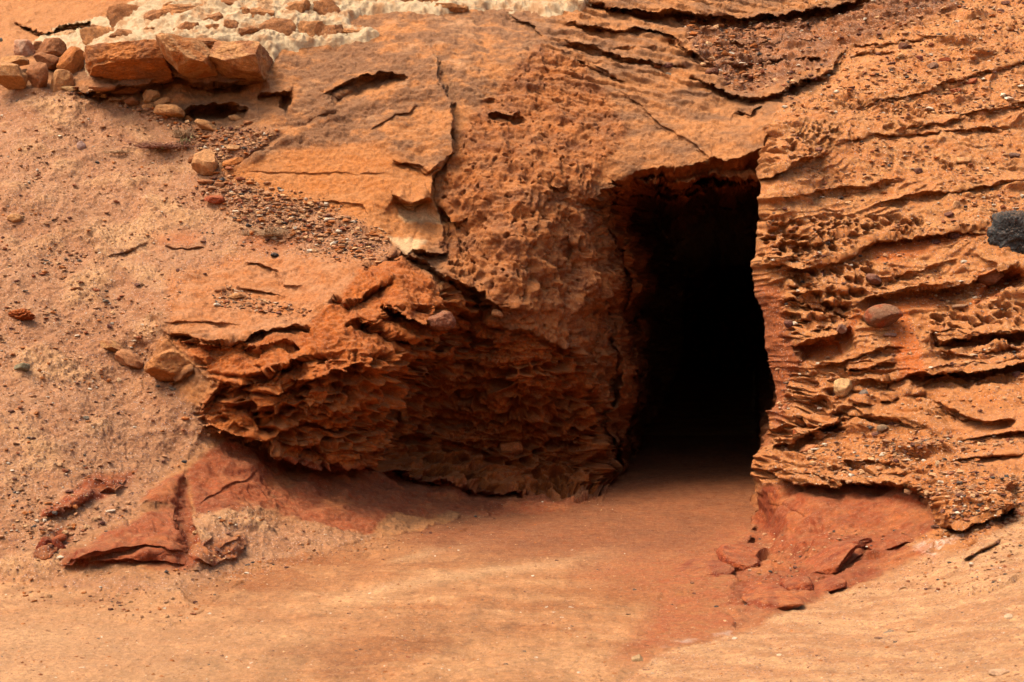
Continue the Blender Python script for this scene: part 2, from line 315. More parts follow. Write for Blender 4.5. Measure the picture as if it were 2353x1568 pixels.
# patches on the material map and relief map
ZONES = {
 'scree': [[(-400,215),(170,215),(300,250),(420,290),(640,300),(600,330),(500,385),(510,420),(640,460),(760,490),(900,575),(880,600),(700,590),(560,600),(430,640),(390,740),(350,830),(400,890),(460,960),(500,1010),(420,1060),(330,1130),(310,1180),(160,1250),(140,1310),(300,1320),(420,1330),(420,1380),(200,1350),(-400,1330)],
  [(440,1180),(575,1160),(640,1195),(720,1215),(850,1240),(700,1290),(560,1330),(400,1350),(300,1330),(430,1310)]],
 'tafL': [[(395,770),(560,790),(700,765),(770,690),(830,620),(905,590),(960,620),(1025,690),(1030,770),(900,930),(900,1000),(850,1075),(700,1068),(600,1025),(480,980),(455,950),(500,880),(450,830)]],
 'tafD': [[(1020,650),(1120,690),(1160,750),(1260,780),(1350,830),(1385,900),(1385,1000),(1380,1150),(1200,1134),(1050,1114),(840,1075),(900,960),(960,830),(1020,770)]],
 'pill': [[(1015,410),(1060,300),(1150,190),(1230,110),(1320,140),(1400,230),(1440,300),(1380,400),(1365,430),(1370,480),(1385,560),(1410,650),(1395,760),(1380,860),(1250,775),(1150,720),(1100,665),(1020,630),(1010,560),(1020,500)]],
 'orange': [[(505,400),(640,345),(860,330),(1000,400),(1000,470),(1020,560),(905,575),(760,495),(640,455),(510,415)]],
 'dome': [[(640,300),(640,130),(800,60),(900,28),(1240,25),(1420,150),(1250,120),(1150,190),(1060,300),(1020,360),(905,350),(700,345),(560,372)]],
 'red': [[(425,1090),(520,1010),(640,1045),(850,1072),(1050,1112),(1300,1145),(1400,1140),(1290,1175),(1100,1190),(900,1180),(850,1235),(700,1200),(600,1160),(450,1180)],
         [(144,1306),(150,1275),(250,1207),(344,1172),(406,1160),(320,1150),(340,1120),(424,1085),(440,1180),(460,1240),(560,1228),(575,1250),(547,1286),(430,1312),(300,1298)],
         [(90,1195),(110,1160),(180,1105),(220,1075),(318,1078),(300,1112),(215,1150),(140,1195)],
         [(80,1290),(90,1250),(130,1210),(165,1215),(150,1260),(120,1300)],
         [(1748,1120),(1830,1112),(1920,1120),(2000,1115),(2120,1132),(2150,1170),(2150,1215),(2080,1250),(2150,1290),(2080,1300),(1960,1340),(1850,1390),(1750,1425),(1690,1430),(1660,1390),(1690,1330),(1660,1290),(1690,1255),(1735,1215)]],
 'redpath_shade': [[(850,1200),(1050,1170),(1300,1130),(1400,950),(1780,950),(1760,1250),(1600,1300),(1300,1290),(1000,1275)]],
 'bank': [[(1350,1600),(1430,1568),(1500,1505),(1650,1468),(1850,1392),(2000,1335),(2120,1292),(2200,1270),(2250,1250),(2353,1180),(2700,1060),(2700,2200),(1300,2200)]],
 'cong': [[(1560,40),(1900,35),(2020,0),(2200,-250),(2420,-250),(2180,30),(1960,105),(1900,150),(1760,205),(1700,215),(1640,170),(1590,110)]],
 'honey': [[(1752,500),(1850,505),(2000,490),(2120,500),(2100,535),(2010,545),(1950,575),(1850,600),(1740,590)],
           [(1790,630),(1950,610),(2010,600),(1990,680),(1960,720),(1930,760),(1810,785),(1800,700)],
           [(1810,880),(1900,860),(1960,850),(1950,900),(1870,930),(1810,910)],
           [(1778,1020),(1790,960),(1850,920),(1960,930),(2010,960),(2140,970),(1950,985),(1840,1010)],
           [(1738,1100),(1740,1045),(1860,1070),(1960,1070),(2060,1090),(2120,1100),(2120,1130),(1920,1112),(1800,1108)],
           [(1765,290),(1900,280),(1960,310),(1880,350),(1760,400)],
           [(2140,700),(2353,700),(2353,770),(2150,765)]],
 'jamb': [[(1740,640),(1790,650),(1800,700),(1830,790),(1840,840),(1810,880),(1815,940),(1780,1000),(1770,860)]],
 'fresh': [[(1838,790),(1930,775),(1990,700),(2110,672),(2200,672),(2150,710),(2000,715),(1935,815),(1838,836)],
           [(2000,560),(2270,530),(2270,545),(2010,600)], [(2240,640),(2353,610),(2353,650),(2300,695),(2230,700)],
           [(560,540),(700,560),(620,580),(540,570)],[(2040,700),(2080,690),(2130,860),(2060,880)],[(345,535),(470,535),(430,560),(340,555)]],
 'pale': [[(910,468),(990,470),(1012,520),(925,512)],[(890,552),(955,548),(985,555),(940,590),(925,583)],[(2095,1268),(2110,1250),(2160,1240),(2240,1218),(2235,1232),(2180,1262),(2150,1292),(2125,1288)]],
 'strata': [[(1940,820),(2140,800),(2353,775),(2600,760),(2600,870),(2353,880),(2200,910),(2080,890),(1950,885)]],
 'smoothR': [[(2180,960),(2353,940),(2600,930),(2600,1000),(2353,1010),(2230,1010)],[(2200,1040),(2353,1030),(2353,1060),(2260,1075)]],
}
def grow_noise(P, u, v):
    n1 = fbm(P, 2.2, 3, off=3); n2 = fbm(P, 2.2, 3, off=31); m1 = fbm(P, 9., 3, .6, off=5); m2 = fbm(P, 9., 3, .6, off=55)
    return u + 18 * n1 + 6 * m1, v + 16 * n2 + 5 * m2, u + 15 * n1, v + 13 * n2
def blur(a, r):
    for ax in (0, 1):
        p = [(0, 0)] * a.ndim; p[ax] = (r + 1, r)
        c = np.cumsum(np.pad(a, p, mode='edge'), axis=ax)
        n = a.shape[ax]; w = 2 * r + 1
        a = (np.take(c, range(w, w + n), ax) - np.take(c, range(0, n), ax)) / w
    return a
def normals(P):
    gu = np.gradient(P, axis=1); gv = np.gradient(P, axis=0)
    n = np.cross(gu, gv); n /= np.linalg.norm(n, axis=-1, keepdims=True) + 1e-12
    return n * np.where((n * P).sum(-1, keepdims=True) > 0, -1, 1)
def srgb(r, g, b):
    c = np.array([r, g, b]) / 255.; return np.where(c < .04045, c / 12.92, ((c + .055) / 1.055) ** 2.4)
ALB = np.array([.59, .625, .56])
def C(r, g, b): return srgb(r, g, b) * ALB
PAL = dict(scree=C(200,138,98), screeB=C(176,112,74), rock=C(202,126,72), rockG=C(146,96,64), orange=C(202,118,58), taf=C(204,106,42), tafB=C(172,84,32),
           red=C(172,76,36), redB=C(136,54,28), path=C(202,134,86), pathO=C(172,100,54), bank=C(224,160,110), bankB=C(204,136,90), cong=C(150,96,66), right=C(216,140,82), rightB=C(198,112,56),
           fresh=C(206,96,30), pale=C(240,190,140), white=C(240,205,185), far=C(200,126,74), pill=C(184,102,48), pillG=C(142,82,50), tun=C(196,112,60), jamb=C(176,92,48))
def terrain(U2, V2, sheet):
    sh = U2.shape; u = U2.ravel(); v = V2.ravel()
    D = rbf(np.clip(u, -300, 2700), np.clip(v, -230, 1850)); D = D + .01 * np.clip(-u - 300, 0, 900) + .012 * np.clip(-v - 230, 0, 400)
    D = np.maximum(D, 3.5)
    P0 = xyz(u, v, D).astype(f32)
    wu, wv, su_, sv_ = grow_noise(P0, u, v)
    G = gd(v) ; okg = v > HV + 60
    # smaller wobble for features
    fu = u + .8 * (wu - u); fv = v + .8 * (wv - v)
    for pts, up, dn, a, b in LEDGES:
        s = sel_of(pts, u, v, 3.2 * max(a, b))
        if len(s) == 0: continue
        fine = (b <= 10) or (pts[0][1] > 1190)
        d, t = pline(pts, su_[s] if fine else fu[s], sv_[s] if fine else fv[s])
        tp = np.minimum(1, np.minimum(t, 1 - t) * 7) ** .7
        am = .75 + .5 * noise(P0[s], 5., 9) + .25
        if pts[0][0] > 1730 and v[s].min() < 1200 and pts[0][1] < 1190: up, a, b = up * 1.5, a * 1.3, b * 1.25
        rr = 3.2 if pts[0][0] > 1730 else 1.2
        w1 = sstep(d, -rr, 1.2); w2 = sstep(d - (1.5 if fine else 4.5) - (0 if fine else 9) * noise(P0[s], 8., 19), -1.2, 1.5); w = w1
        ds, _ = pline(pts, su_[s], sv_[s])   # the hollow under a ledge is smoother than its broken edge
        near = np.where(w > .5, np.maximum(ds, 0), np.maximum(-ds, 0))
        D[s] += tp * am * (-(up) * np.exp(-(near / a) ** 1.3) * (1 - w) + dn * np.exp(-(near / b) ** 1.2) * (.42 * w1 + .58 * w2))
    for pts, dp, wd in GROOVES:
        s = sel_of(pts, u, v, 3 * wd)
        if len(s) == 0: continue
        d, t = pline(pts, fu[s], fv[s]); tp = np.minimum(1, np.minimum(t, 1 - t) * 6)
        D[s] += dp * tp * np.exp(-(d / wd) ** 2)
    for poly, am, so in AREAS:
        s = sel_of(poly, u, v, so + 14)
        if len(s) == 0: continue
        D[s] -= am * sstep(psdf(poly, fu[s], fv[s]), -so * .3, so)
    tun = np.zeros(len(u)); tunz = tun
    if sheet == 'A':
        e1 = fbm(np.stack([v / 70., 0 * v + 2, 0 * v], -1).astype(f32), 1., 3, .55); e2 = fbm(np.stack([u / 60., 0 * v + 9, 0 * v], -1).astype(f32), 1., 3, .55)
        du = u - eL(v) + 18 + (wu - u) * .8 + 22 * e1; dv = v - lip(u) + (wv - v) * .8 + 14 * e2
        Dw = np.interp(du, [-400, 0, 25, 60, 95, 125, 150, 175, 215], [9.8, 13.85, 14.15, 14.9, 16.1, 18.2, 22., 30., 46.])
        # recessed bays along the tunnel's left wall
        Pc = np.stack([du / 30., v / 190., 0 * v + 3], -1).astype(f32)
        Dw = Dw + .9 * sstep(du, 25, 85) * (sstep(fbm(Pc, 1., 3, .55, off=6), -.15, .2) - .5) + .25 * sstep(du, -10, 20) * fbm(Pc, 3., 3, off=9)
        Pc2 = np.stack([u / 170., dv / 22., 0 * v + 8], -1).astype(f32)
        dvc = np.where(dv > 0, dv * (.25 + .75 * sstep(dv, 20, 85)), dv)
        Dc = 1.39 * FL / np.maximum(330 - dvc, 98.)
        Dc = Dc - .5 * sstep(dv, 38, 60) * (1 - sstep(dv, 66, 100))
        Dc = Dc + .9 * sstep(dv, 0, 30) * (sstep(fbm(Pc2, 1., 3, .55, off=6), -.15, .2) - .5)
        Dt = smin(Dw, Dc, 2.4); Dt = np.minimum(Dt, 46.)
        tun = ((Dt > D) & (v > 330) & (v < 1215) & (u > 1300)).astype(float); tunz = tun * sstep(np.minimum(du - 9, dv), 12, 55)
        D = np.where(v > 330, np.where(u > 1300, mix(np.maximum(D, Dt), D, sstep(v, 1205, 1262)), D), D)
        e = eu(v)
        D = D + np.where((v < 350), .02 * np.clip(u - e - 2, 0, 50), 0)
    # floor of the trench
    gz = np.zeros(len(u))
    Gs = np.where(okg, G, 1e3)
    ground = np.zeros(len(u))
    isg = Gs < D
    ground = np.where(isg, 1., 0.)
    D = np.where(okg, smin(D, Gs, .22 + 0 * u), D)
    if sheet == 'A':
        D = D + np.where(v > 1215, .0025 * np.clip(u - eu(v) - 2, 0, 50), 0)
    P = xyz(u, v, D).astype(f32)
    Pg = P.reshape(sh + (3,))
    N = normals(blur(Pg.astype(float), 3)).reshape(-1, 3)
    NB_ = normals(blur(Pg.astype(float), 18)).reshape(-1, 3)
    NB_ = NB_ * np.array([1, 1, .35]); NB_ /= np.linalg.norm(NB_, axis=1)[:, None]
    M = {}
    for k, polys in ZONES.items():
        m = np.zeros(len(u)); so = dict(red=7, fresh=8, pale=5, bank=6, honey=12, scree=24).get(k, 12)
        for poly in polys:
            s = sel_of(poly, u, v, so + 22)
            if len(s): m[s] = np.maximum(m[s], sstep(psdf(poly, wu[s], wv[s]), -so, so))
        M[k] = m * (1 - tunz)
    if sheet == 'B': ground = np.maximum(ground, sstep(v, 1235, 1275) * (u < 2150) * (1 - M['red']))
    else: ground = np.maximum(ground, sstep(v, 1300, 1330) * (1 - M['scree']) * (1 - M['red']))
    M['ground'] = ground * (1 - M['bank']) ; M['tun'] = tun * (1 - ground)
    right = sstep(u - np.interp(v, [-200, 150, 290, 3000], [2150, 1900, 1760, 1760]), -20, 40) * (1 - M['cong']) * (1 - M['red']) * (1 - M['bank']) * (1 - tun)
    if sheet == 'B': right = np.maximum(right, (v > 250) * (1 - M['red']) * (1 - M['bank']))
    M['right'] = right * (1 - M['ground'])
    PX = P[:, 0] + .45 * P[:, 1]; PZ = P[:, 2]
    # ---------------- relief
    n1 = fbm(P, 1.1, 3, off=1); n2 = fbm(P, 4.5, 3, .5, off=2); n3 = fbm(P, 15., 2, .5, off=4); n4 = .3 * noise(P, 50., 6)
    rocky = 1 - np.clip(M['ground'] + M['scree'] * .6 + M['bank'] * .9 + M['red'] * .75, 0, 1)
    n3b = .45 * fbm(P, 30., 1, .6, off=14, ridge=True)
    H = rocky * (.06 * n1 + .045 * n2 + .024 * n3 + .008 * n3b + .006 * n4)
    H += M['scree'] * (.04 * n1 + .022 * n2 + .013 * np.maximum(n3, -.1) + .008 * np.maximum(n3b, 0) + .006 * n4)
    crust = sstep(fbm(P, (1.5, 1.5, 2.2), 3, off=21) + .3 * np.exp(-((u - 290) / 110) ** 2 - ((v - 545) / 60) ** 2) + .2 * np.exp(-((u - 90) / 120) ** 2 - ((v - 290) / 50) ** 2), .02, .35)
    H += M['scree'] * crust * (.02 + .024 * fbm(P, (9., 9., 14.), 2, .5, off=22, ridge=True) + .012 * n3b)
    gul = fbm(np.stack([P[:, 0] + .5 * P[:, 1], P[:, 1], P[:, 2] + .6 * P[:, 0]], -1), (.7, .7, 4.), 3, .5, off=23)
    H += M['scree'] * .05 * gul * (u < 600)
    H += M['bank'] * (.03 * n1 + .016 * n2 + .006 * n3 + .004 * n4)
    H += M['red'] * (.085 * n1 + .045 * n2 + .008 * n3 + .002 * n4)
    H += M['ground'] * (.016 * n1 + .012 * n2 + .0075 * n3 + .006 * np.maximum(n3b, 0) + .002 * n4 + .010 * fbm(P, (1.8, 4., 1.), 3, off=15))
    HB = np.zeros(len(u))
    wq = fbm(P, (3., 3., 5.), 3, off=8); wq2 = fbm(P, (3., 3., 5.), 3, off=18)
    # bedding shelves: sharp lower edges
    def shelves(q, sharp=2.2):
        f = q - np.floor(q); return (1 - f) ** sharp * sstep(f, 0, .10)
    # tafoni
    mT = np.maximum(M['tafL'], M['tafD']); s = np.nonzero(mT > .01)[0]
    if len(s):
        p = P[s]; a = PX[s]; z = PZ[s]
        wa = .07 * wq[s]; wb = .06 * wq2[s]
        sl = .22 * (a - a.mean()) * 0
        L = M['tafL'][s]; Dk = M['tafD'][s]
        zt = z + .10 * a * 0 + Dk * .25 * (a - 5.6) * .3
        def cells(ca, cz, k, off, wall):
            F1, F2, R, dz = worley((a + wa * k) / ca + off, (zt + wb * k) / cz + off * .7, True)
            e = np.minimum(F2 - F1, (.66 - F1) * 1.4)   # cup between thin walls
            return sstep(e, .03, .03 + wall * 1.3) * (R > .15) * np.clip(.8 + .6 * dz, .4, 1.1) * (.45 + .7 * R), R, F1
        b0 = sstep(fbm(p, (2.4, 2.4, 6.5), 3, .55, off=83), -.05, .4)
        c1, R1, _ = cells(.17, .092, .9, 0, .14)
        c2, R2, _ = cells(.09, .056, .7, 9, .18)
        lev = sstep(fbm(p, (1.8, 1.8, 4.), 2, off=77), -.2, .02); up_ = sstep(N[s, 2], .78, .30)
        lev2 = sstep(fbm(p, 2.6, 2, off=79), -.3, .25)
        q = (z + .09 * wq[s] + .10 * n1[s]) / .19
        q2 = (z + .05 * wq2[s] + .12 * n1[s]) / .085
        shf = shelves(q, 1.5); sh2 = shelves(q2, 1.5); on = sstep(fbm(p, (1.8, 1.8, 4.), 2, off=81), -.2, .2)
        h = L * (-.17 * b0 - .24 * c1 * lev - .05 * c2 * lev2 * (1 - lev) + .13 * shf * (.2 + .8 * on) * (1 - .4 * lev) + .05 * sh2 * (1 - .6 * on)) * up_
        h += Dk * (-.16 * b0 - .22 * c1 * (.1 + .9 * lev) - .09 * c2 * (.2 + .8 * lev2) * (1 - .6 * lev) + .07 * shf * on + .03 * sh2 * (1 - on))
        c3_, R3, _ = cells(.05, .032, .5, 17, .10)
        h += -.022 * c3_ * (1 - .5 * lev) * up_ + .014 * n3[s] + .010 * n3b[s] + .006 * n4[s] + .02
        HB[s] += h + mT[s] * .02
    # chiselled pillar
    s = np.nonzero(M['pill'] > .01)[0]
    if len(s):
        p = P[s]
        pw = p + .05 * np.stack([wq[s], wq2[s], wq[s] * .5], -1)
        r1 = fbm(pw, (5., 5., 3.4), 3, .55, off=40, ridge=True); r2 = fbm(pw, (17., 17., 11.), 2, .5, off=41)
        bl = np.abs(fbm(pw, (8., 8., 6.), 2, .5, off=43))
        pit = sstep(fbm(pw, (15., 15., 11.), 2, off=44), .22, .5)
        HB[s] += M['pill'][s] * (.045 * r1 + .014 * r2 + .045 * bl + .05 * n2[s] - .05 * pit + .008 * n4[s]) * (.6 + .6 * sstep(v[s], 300, 520))
    # right hand strata
    q = v + (u - 1750) * (.36 - .32 * np.clip(v / 1000, 0, 1))
    qq = (q + 9 * wq + 50 * n1) / 44; qf = (q + 7 * wq2 + 44 * n1) / 15
    def sh_v(x): # q grows downwards: shelf stands out at its lower edge
        f = x - np.floor(x); return f ** 1.5 * (1 - sstep(f, .78, 1.)) * 1.25
    st = M['right']; hi = sstep(fbm(P, (.8, .8, 2.5), 2, off=60), -.15, .35)
    rough = sstep(fbm(P, (1.4, 1.4, 3.), 2, off=61), -.1, .35)
    amp = .35 + 1.1 * sstep(fbm(P, (2.2, 2.2, 9.), 3, off=63), -.15, .3)
    HB += st * (.085 * hi * amp * sh_v(qq) + .024 * amp * (.3 + rough) * sh_v(qf) + .016 * fbm(P, (8., 8., 15.), 2, .55, off=64) + .008 * rough * fbm(P, 11., 2, .5, off=62, ridge=True))
    HB += M['strata'] * (.07 * sh_v((q + 8 * wq + 10 * n1) / 21) + .025 * sh_v((q + 7 * wq) / 8))
    s = np.nonzero(M['cong'] > .01)[0]
    if len(s):
        F1, F2, R = worley(PX[s] / .10 + wq[s] * .6, PZ[s] / .06 + wq2[s] * .6)
        HB[s] += M['cong'][s] * (.05 * (1 - F1) * (R > .45) + .03 * n3[s] + .05 * sh_v((v[s] + 10 * wq[s] + .1 * abs(u[s] - 1750)) / 24))
    up = sstep(-v, -330, -150) * sstep(u, 1200, 1330) * (1 - M['cong']) * (1 - st)
    HB += up * (.06 * sh_v((v - .25 * (u - 1400) + 12 * wq) / 22) + .02 * sh_v((v - .25 * (u - 1400) + 8 * wq2) / 9))
    s = np.nonzero((M['honey'] > .01) | (st > .5))[0]
    if len(s):
        F1, F2, R = worley((PX[s] + .03 * wq[s]) / .10, (PZ[s] + .03 * wq2[s]) / .062)
        hole = sstep(.50 - F1, 0, .16) * (R > .5)
        F1, F2, R2 = worley((PX[s] + .02 * wq[s]) / .045 + 5, (PZ[s] + .02 * wq2[s]) / .034)
        hole2 = sstep(.48 - F1, 0, .2) * (R2 > .6)
        hm = np.maximum(M['honey'][s], .55 * st[s] * sstep(fbm(P[s], (1.5, 1.5, 5.), 2, off=90), .12, .4))
        HB[s] += hm * (-.13 * hole * R - .055 * hole2 + .02)
    # tunnel
    HB += M['tun'] * (sstep(np.minimum(u - eL(v), v - lip(u)), -10, 14)) * (.20 * fbm(P, (1.6, .5, 1.2), 3, off=70) + .08 * fbm(P, 4., 3, .5, off=71, ridge=True) + .03 * n3)
    # smooth faces
    fm = 1 - .55 * np.clip(M['orange'] + M['fresh'] + .8 * M['pale'] * (u < 1500) + M['smoothR'] + .5 * M['jamb'], 0, 1)
    H *= fm; HB *= fm
    H += M['orange'] * .008 * n3
    H += M['dome'] * (.012 * fbm(P, (4., 4., 16.), 3, off=66))
    s = np.nonzero(M['red'] * (u < 440) * (v > 1160) > .05)[0]
    if len(s):
        F1, F2, R = worley(PX[s] / .045, PZ[s] / .035)
        H[s] -= .010 * sstep(.5 - F1, 0, .3) * (R > .6) * sstep(1255 - v[s], 0, 30)
    fade = 1.
    P = P + N.astype(f32) * H[:, None].astype(f32) + NB_.astype(f32) * HB[:, None].astype(f32)
    # ---------------- colour of stone and soil, some shade painted in
    c1 = fbm(P, (1.2, 1.2, 2.), 3, off=100); c2 = fbm(P, (5., 5., 9.), 4, .6, off=101); c3 = fbm(P, 26., 3, .7, off=102); c4 = fbm(P, (2.2, 2.2, 7.), 4, .55, off=103)
    k1 = sstep(c1, -.4, .4); k2 = sstep(c2, -.4, .4); k4 = sstep(c4, -.35, .35)
    col = mix(PAL['rock'], PAL['rockG'], k4)
    col = mix(col, PAL['far'], sstep(150 - v, 0, 60) * sstep(400 - u, 0, 60))
    grey = mix(mix(PAL['rockG'], PAL['rock'], sstep(c2 + c1, -.15, .35)), C(226,160,112), sstep(c4, .12, .45) * .7)
    col = mix(col, grey, M['dome'] * .9)
    col = mix(col, mix(PAL['orange'], PAL['rock'], k4 * .8), M['orange'])
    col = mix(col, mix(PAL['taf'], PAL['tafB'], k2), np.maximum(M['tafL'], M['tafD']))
    col = col * (1 - .14 * M['tafD'] * (1 - M['tafL']))[:, None]  # shade of the wall beside the tunnel, painted in as darker stone
    col = mix(col, mix(mix(PAL['pill'], PAL['pillG'], k4), PAL['rock'], k2 * .5), M['pill'])
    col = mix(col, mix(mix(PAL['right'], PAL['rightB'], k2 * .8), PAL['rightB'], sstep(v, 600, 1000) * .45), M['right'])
    col = mix(col, mix(PAL['cong'], PAL['rightB'], k4 * .55), M['cong'])
    col = mix(col, mix(PAL['tun'], PAL['tafB'], k2 * .6), M['tun'] * sstep(u, 1360, 1440))
    col = mix(col, mix(PAL['scree'], PAL['screeB'], k2 * .7 + .3 * k1 * sstep(u, 200, 500)), M['scree'])
    col = mix(col, C(230,168,116), M['scree'] * crust * .65); col = mix(col, C(178,112,74), M['scree'] * .5 * sstep(gul, -.02, .25))
    plat = sstep(psdf([(380,640),(560,580),(900,585),(900,650),(780,700),(700,760),(560,785),(400,760)], wu, wv), -15, 15)
    col = mix(col, mix(C(200,116,62), PAL['scree'], k2 * .6), plat * (1 - M['tafL']))
    col = mix(col, PAL['jamb'], M['jamb']); col = mix(col, PAL['fresh'], M['fresh'] * np.where(u < 800, .35, .8)); col = mix(col, C(218,132,76), M['smoothR'] * .8)
    pth = mix(PAL['path'], PAL['pathO'], sstep(fbm(P + .3 * n1[:, None], (1.1, 1.5, 1.), 5, .6, off=110), -.3, .35))
    pth = mix(pth, PAL['bank'], .5 * sstep(fbm(P, (.7, 1.0, 1.), 4, .6, off=112), .0, .4))
    stk = fbm(P + .25 * n1[:, None] * np.array([0, 1, 0], f32), (1.2, 3.2, 1.), 4, .62, off=116)
    pth = mix(pth, C(178,108,62), .4 * sstep(stk, -.03, .2)); pth = mix(pth, C(230,168,114), .25 * sstep(-stk, .0, .22))
    s = sel_of([(560,1180),(1500,1500)], u, v, 60)
    for pts, w_, a_ in (([(1470,1180),(1330,1200),(1180,1228),(1000,1266),(860,1300)], 11, .85), ([(1560,1235),(1300,1290),(1000,1330),(700,1400)], 14, .6), ([(1640,1250),(1560,1262),(1480,1290)], 9, .8)):
        d, t = pline(pts, wu[s], wv[s]); pth[s] = mix(pth[s], C(238,178,126), a_ * np.exp(-(d / w_) ** 2) * np.minimum(1, 5 * np.minimum(t, 1 - t)))
    pth = pth * (1 + .30 * fbm(P, (14., 22., 14.), 3, .65, off=118) + .55 * fbm(P + .2 * n1[:, None], (4.5, 2.0, 4.), 4, .66, off=119) + .35 * fbm(P, (14., 5., 9.), 2, .6, off=121))[:, None]
    for (a_, b_), rx, ry in (((700, 1300), 170, 32), ((560, 1345), 120, 18), ((1500, 1350), 200, 30)):
        pth = mix(pth, C(160,86,40), .75 * np.exp(-((wu - a_) / rx) ** 2 - ((wv - b_) / ry) ** 2) * (.6 + .8 * sstep(stk, -.2, .2)))
    pth = mix(pth, C(230,170,122), .6 * sstep(v, 1330, 1480) * sstep(1000 - u, 0, 900))
    col = mix(col, pth, M['ground'])
    rds = np.zeros(len(u)); s = sel_of([(1250,1230),(1760,1500)], u, v, 60)
    rds[s] = sstep(psdf([(1330,1320),(1440,1285),(1600,1255),(1700,1200),(1770,1200),(1770,1430),(1600,1490),(1400,1530),(1480,1430),(1500,1370)], wu[s], wv[s]), -40, 45)
    M['redpath_shade'] = rsoft = sstep(psdf(ZONES['redpath_shade'][0], wu, wv), -50, 50) * ((u < 1900) & (v > 1000)) * M['ground']
    col = mix(col, mix(C(132,64,34), C(168,88,46), k2 * .5), rsoft * .95)  # red soil, darkened further to paint the shade at the tunnel mouth
    col = mix(col, mix(C(186,88,48), PAL['pathO'], k2 * .6 + .4 * sstep(n3, -.1, .3)), rds * .92)
    rd = mix(PAL['red'], PAL['redB'], k1 * .7)
    sand = sstep(fbm(P, (3., 3., 3.), 4, .6, off=120) + .3 * (wv > 1165) * (wu < 640) * (wu > 450) - .35 * (wu > 640) * (wu < 1400) + .45 * sstep(wv, 1380, 1440) * (u > 1400), .12, .42)
    rd = mix(rd, mix(PAL['path'], PAL['screeB'], .5), sand * .55)
    rd = mix(rd, C(204,112,58), sstep(c4, .0, .4) * .6); rd = mix(rd, C(128,58,40), sstep(-c1, .05, .4) * .45); rd = rd * (1 + .25 * c3[:, None])
    col = mix(col, rd, M['red'] * .95)
    bk = fbm(np.stack([P[:, 0] - .6 * P[:, 1], P[:, 1] + .6 * P[:, 0], P[:, 2]], -1), (1.5, 5., 3.), 4, .65, off=113)
    col = mix(col, mix(PAL['bank'], PAL['bankB'], sstep(bk, -.15, .2)) * (1 + .4 * fbm(P, (9., 5., 9.), 3, .65, off=114))[:, None], M['bank'])
    col = mix(col, np.where((u > 1500)[:, None], mix(PAL['white'], C(222,140,104), sstep(c2, -.25, .15)), PAL['pale']), M['pale'] * np.where(u > 1500, .8 * sstep(c3 + c2, -.3, .1), .85))
    s = sel_of([(1560,1475),(1690,1450)], u, v, 40)
    if len(s):
        d, t = pline([(1380,1500),(1520,1482),(1600,1468),(1680,1452)], wu[s], wv[s])
        col[s] = mix(col[s], PAL['white'], .6 * np.exp(-(d / 5) ** 2) * sstep(c2[s], -.1, .3))
    col = col * (1 + .20 * c3 + .14 * c2 + .10 * c1)[:, None]
    grit = np.clip(M['scree'] + M['bank'] * .8 + M['right'] * .7 + M['cong'] + .15 * M['ground'] + .28, 0, 1)
    return P.reshape(sh + (3,)), N.reshape(sh + (3,)), np.clip(col, 0, .9).reshape(sh + (3,)), grit.reshape(sh), {k: m.reshape(sh) for k, m in M.items()}
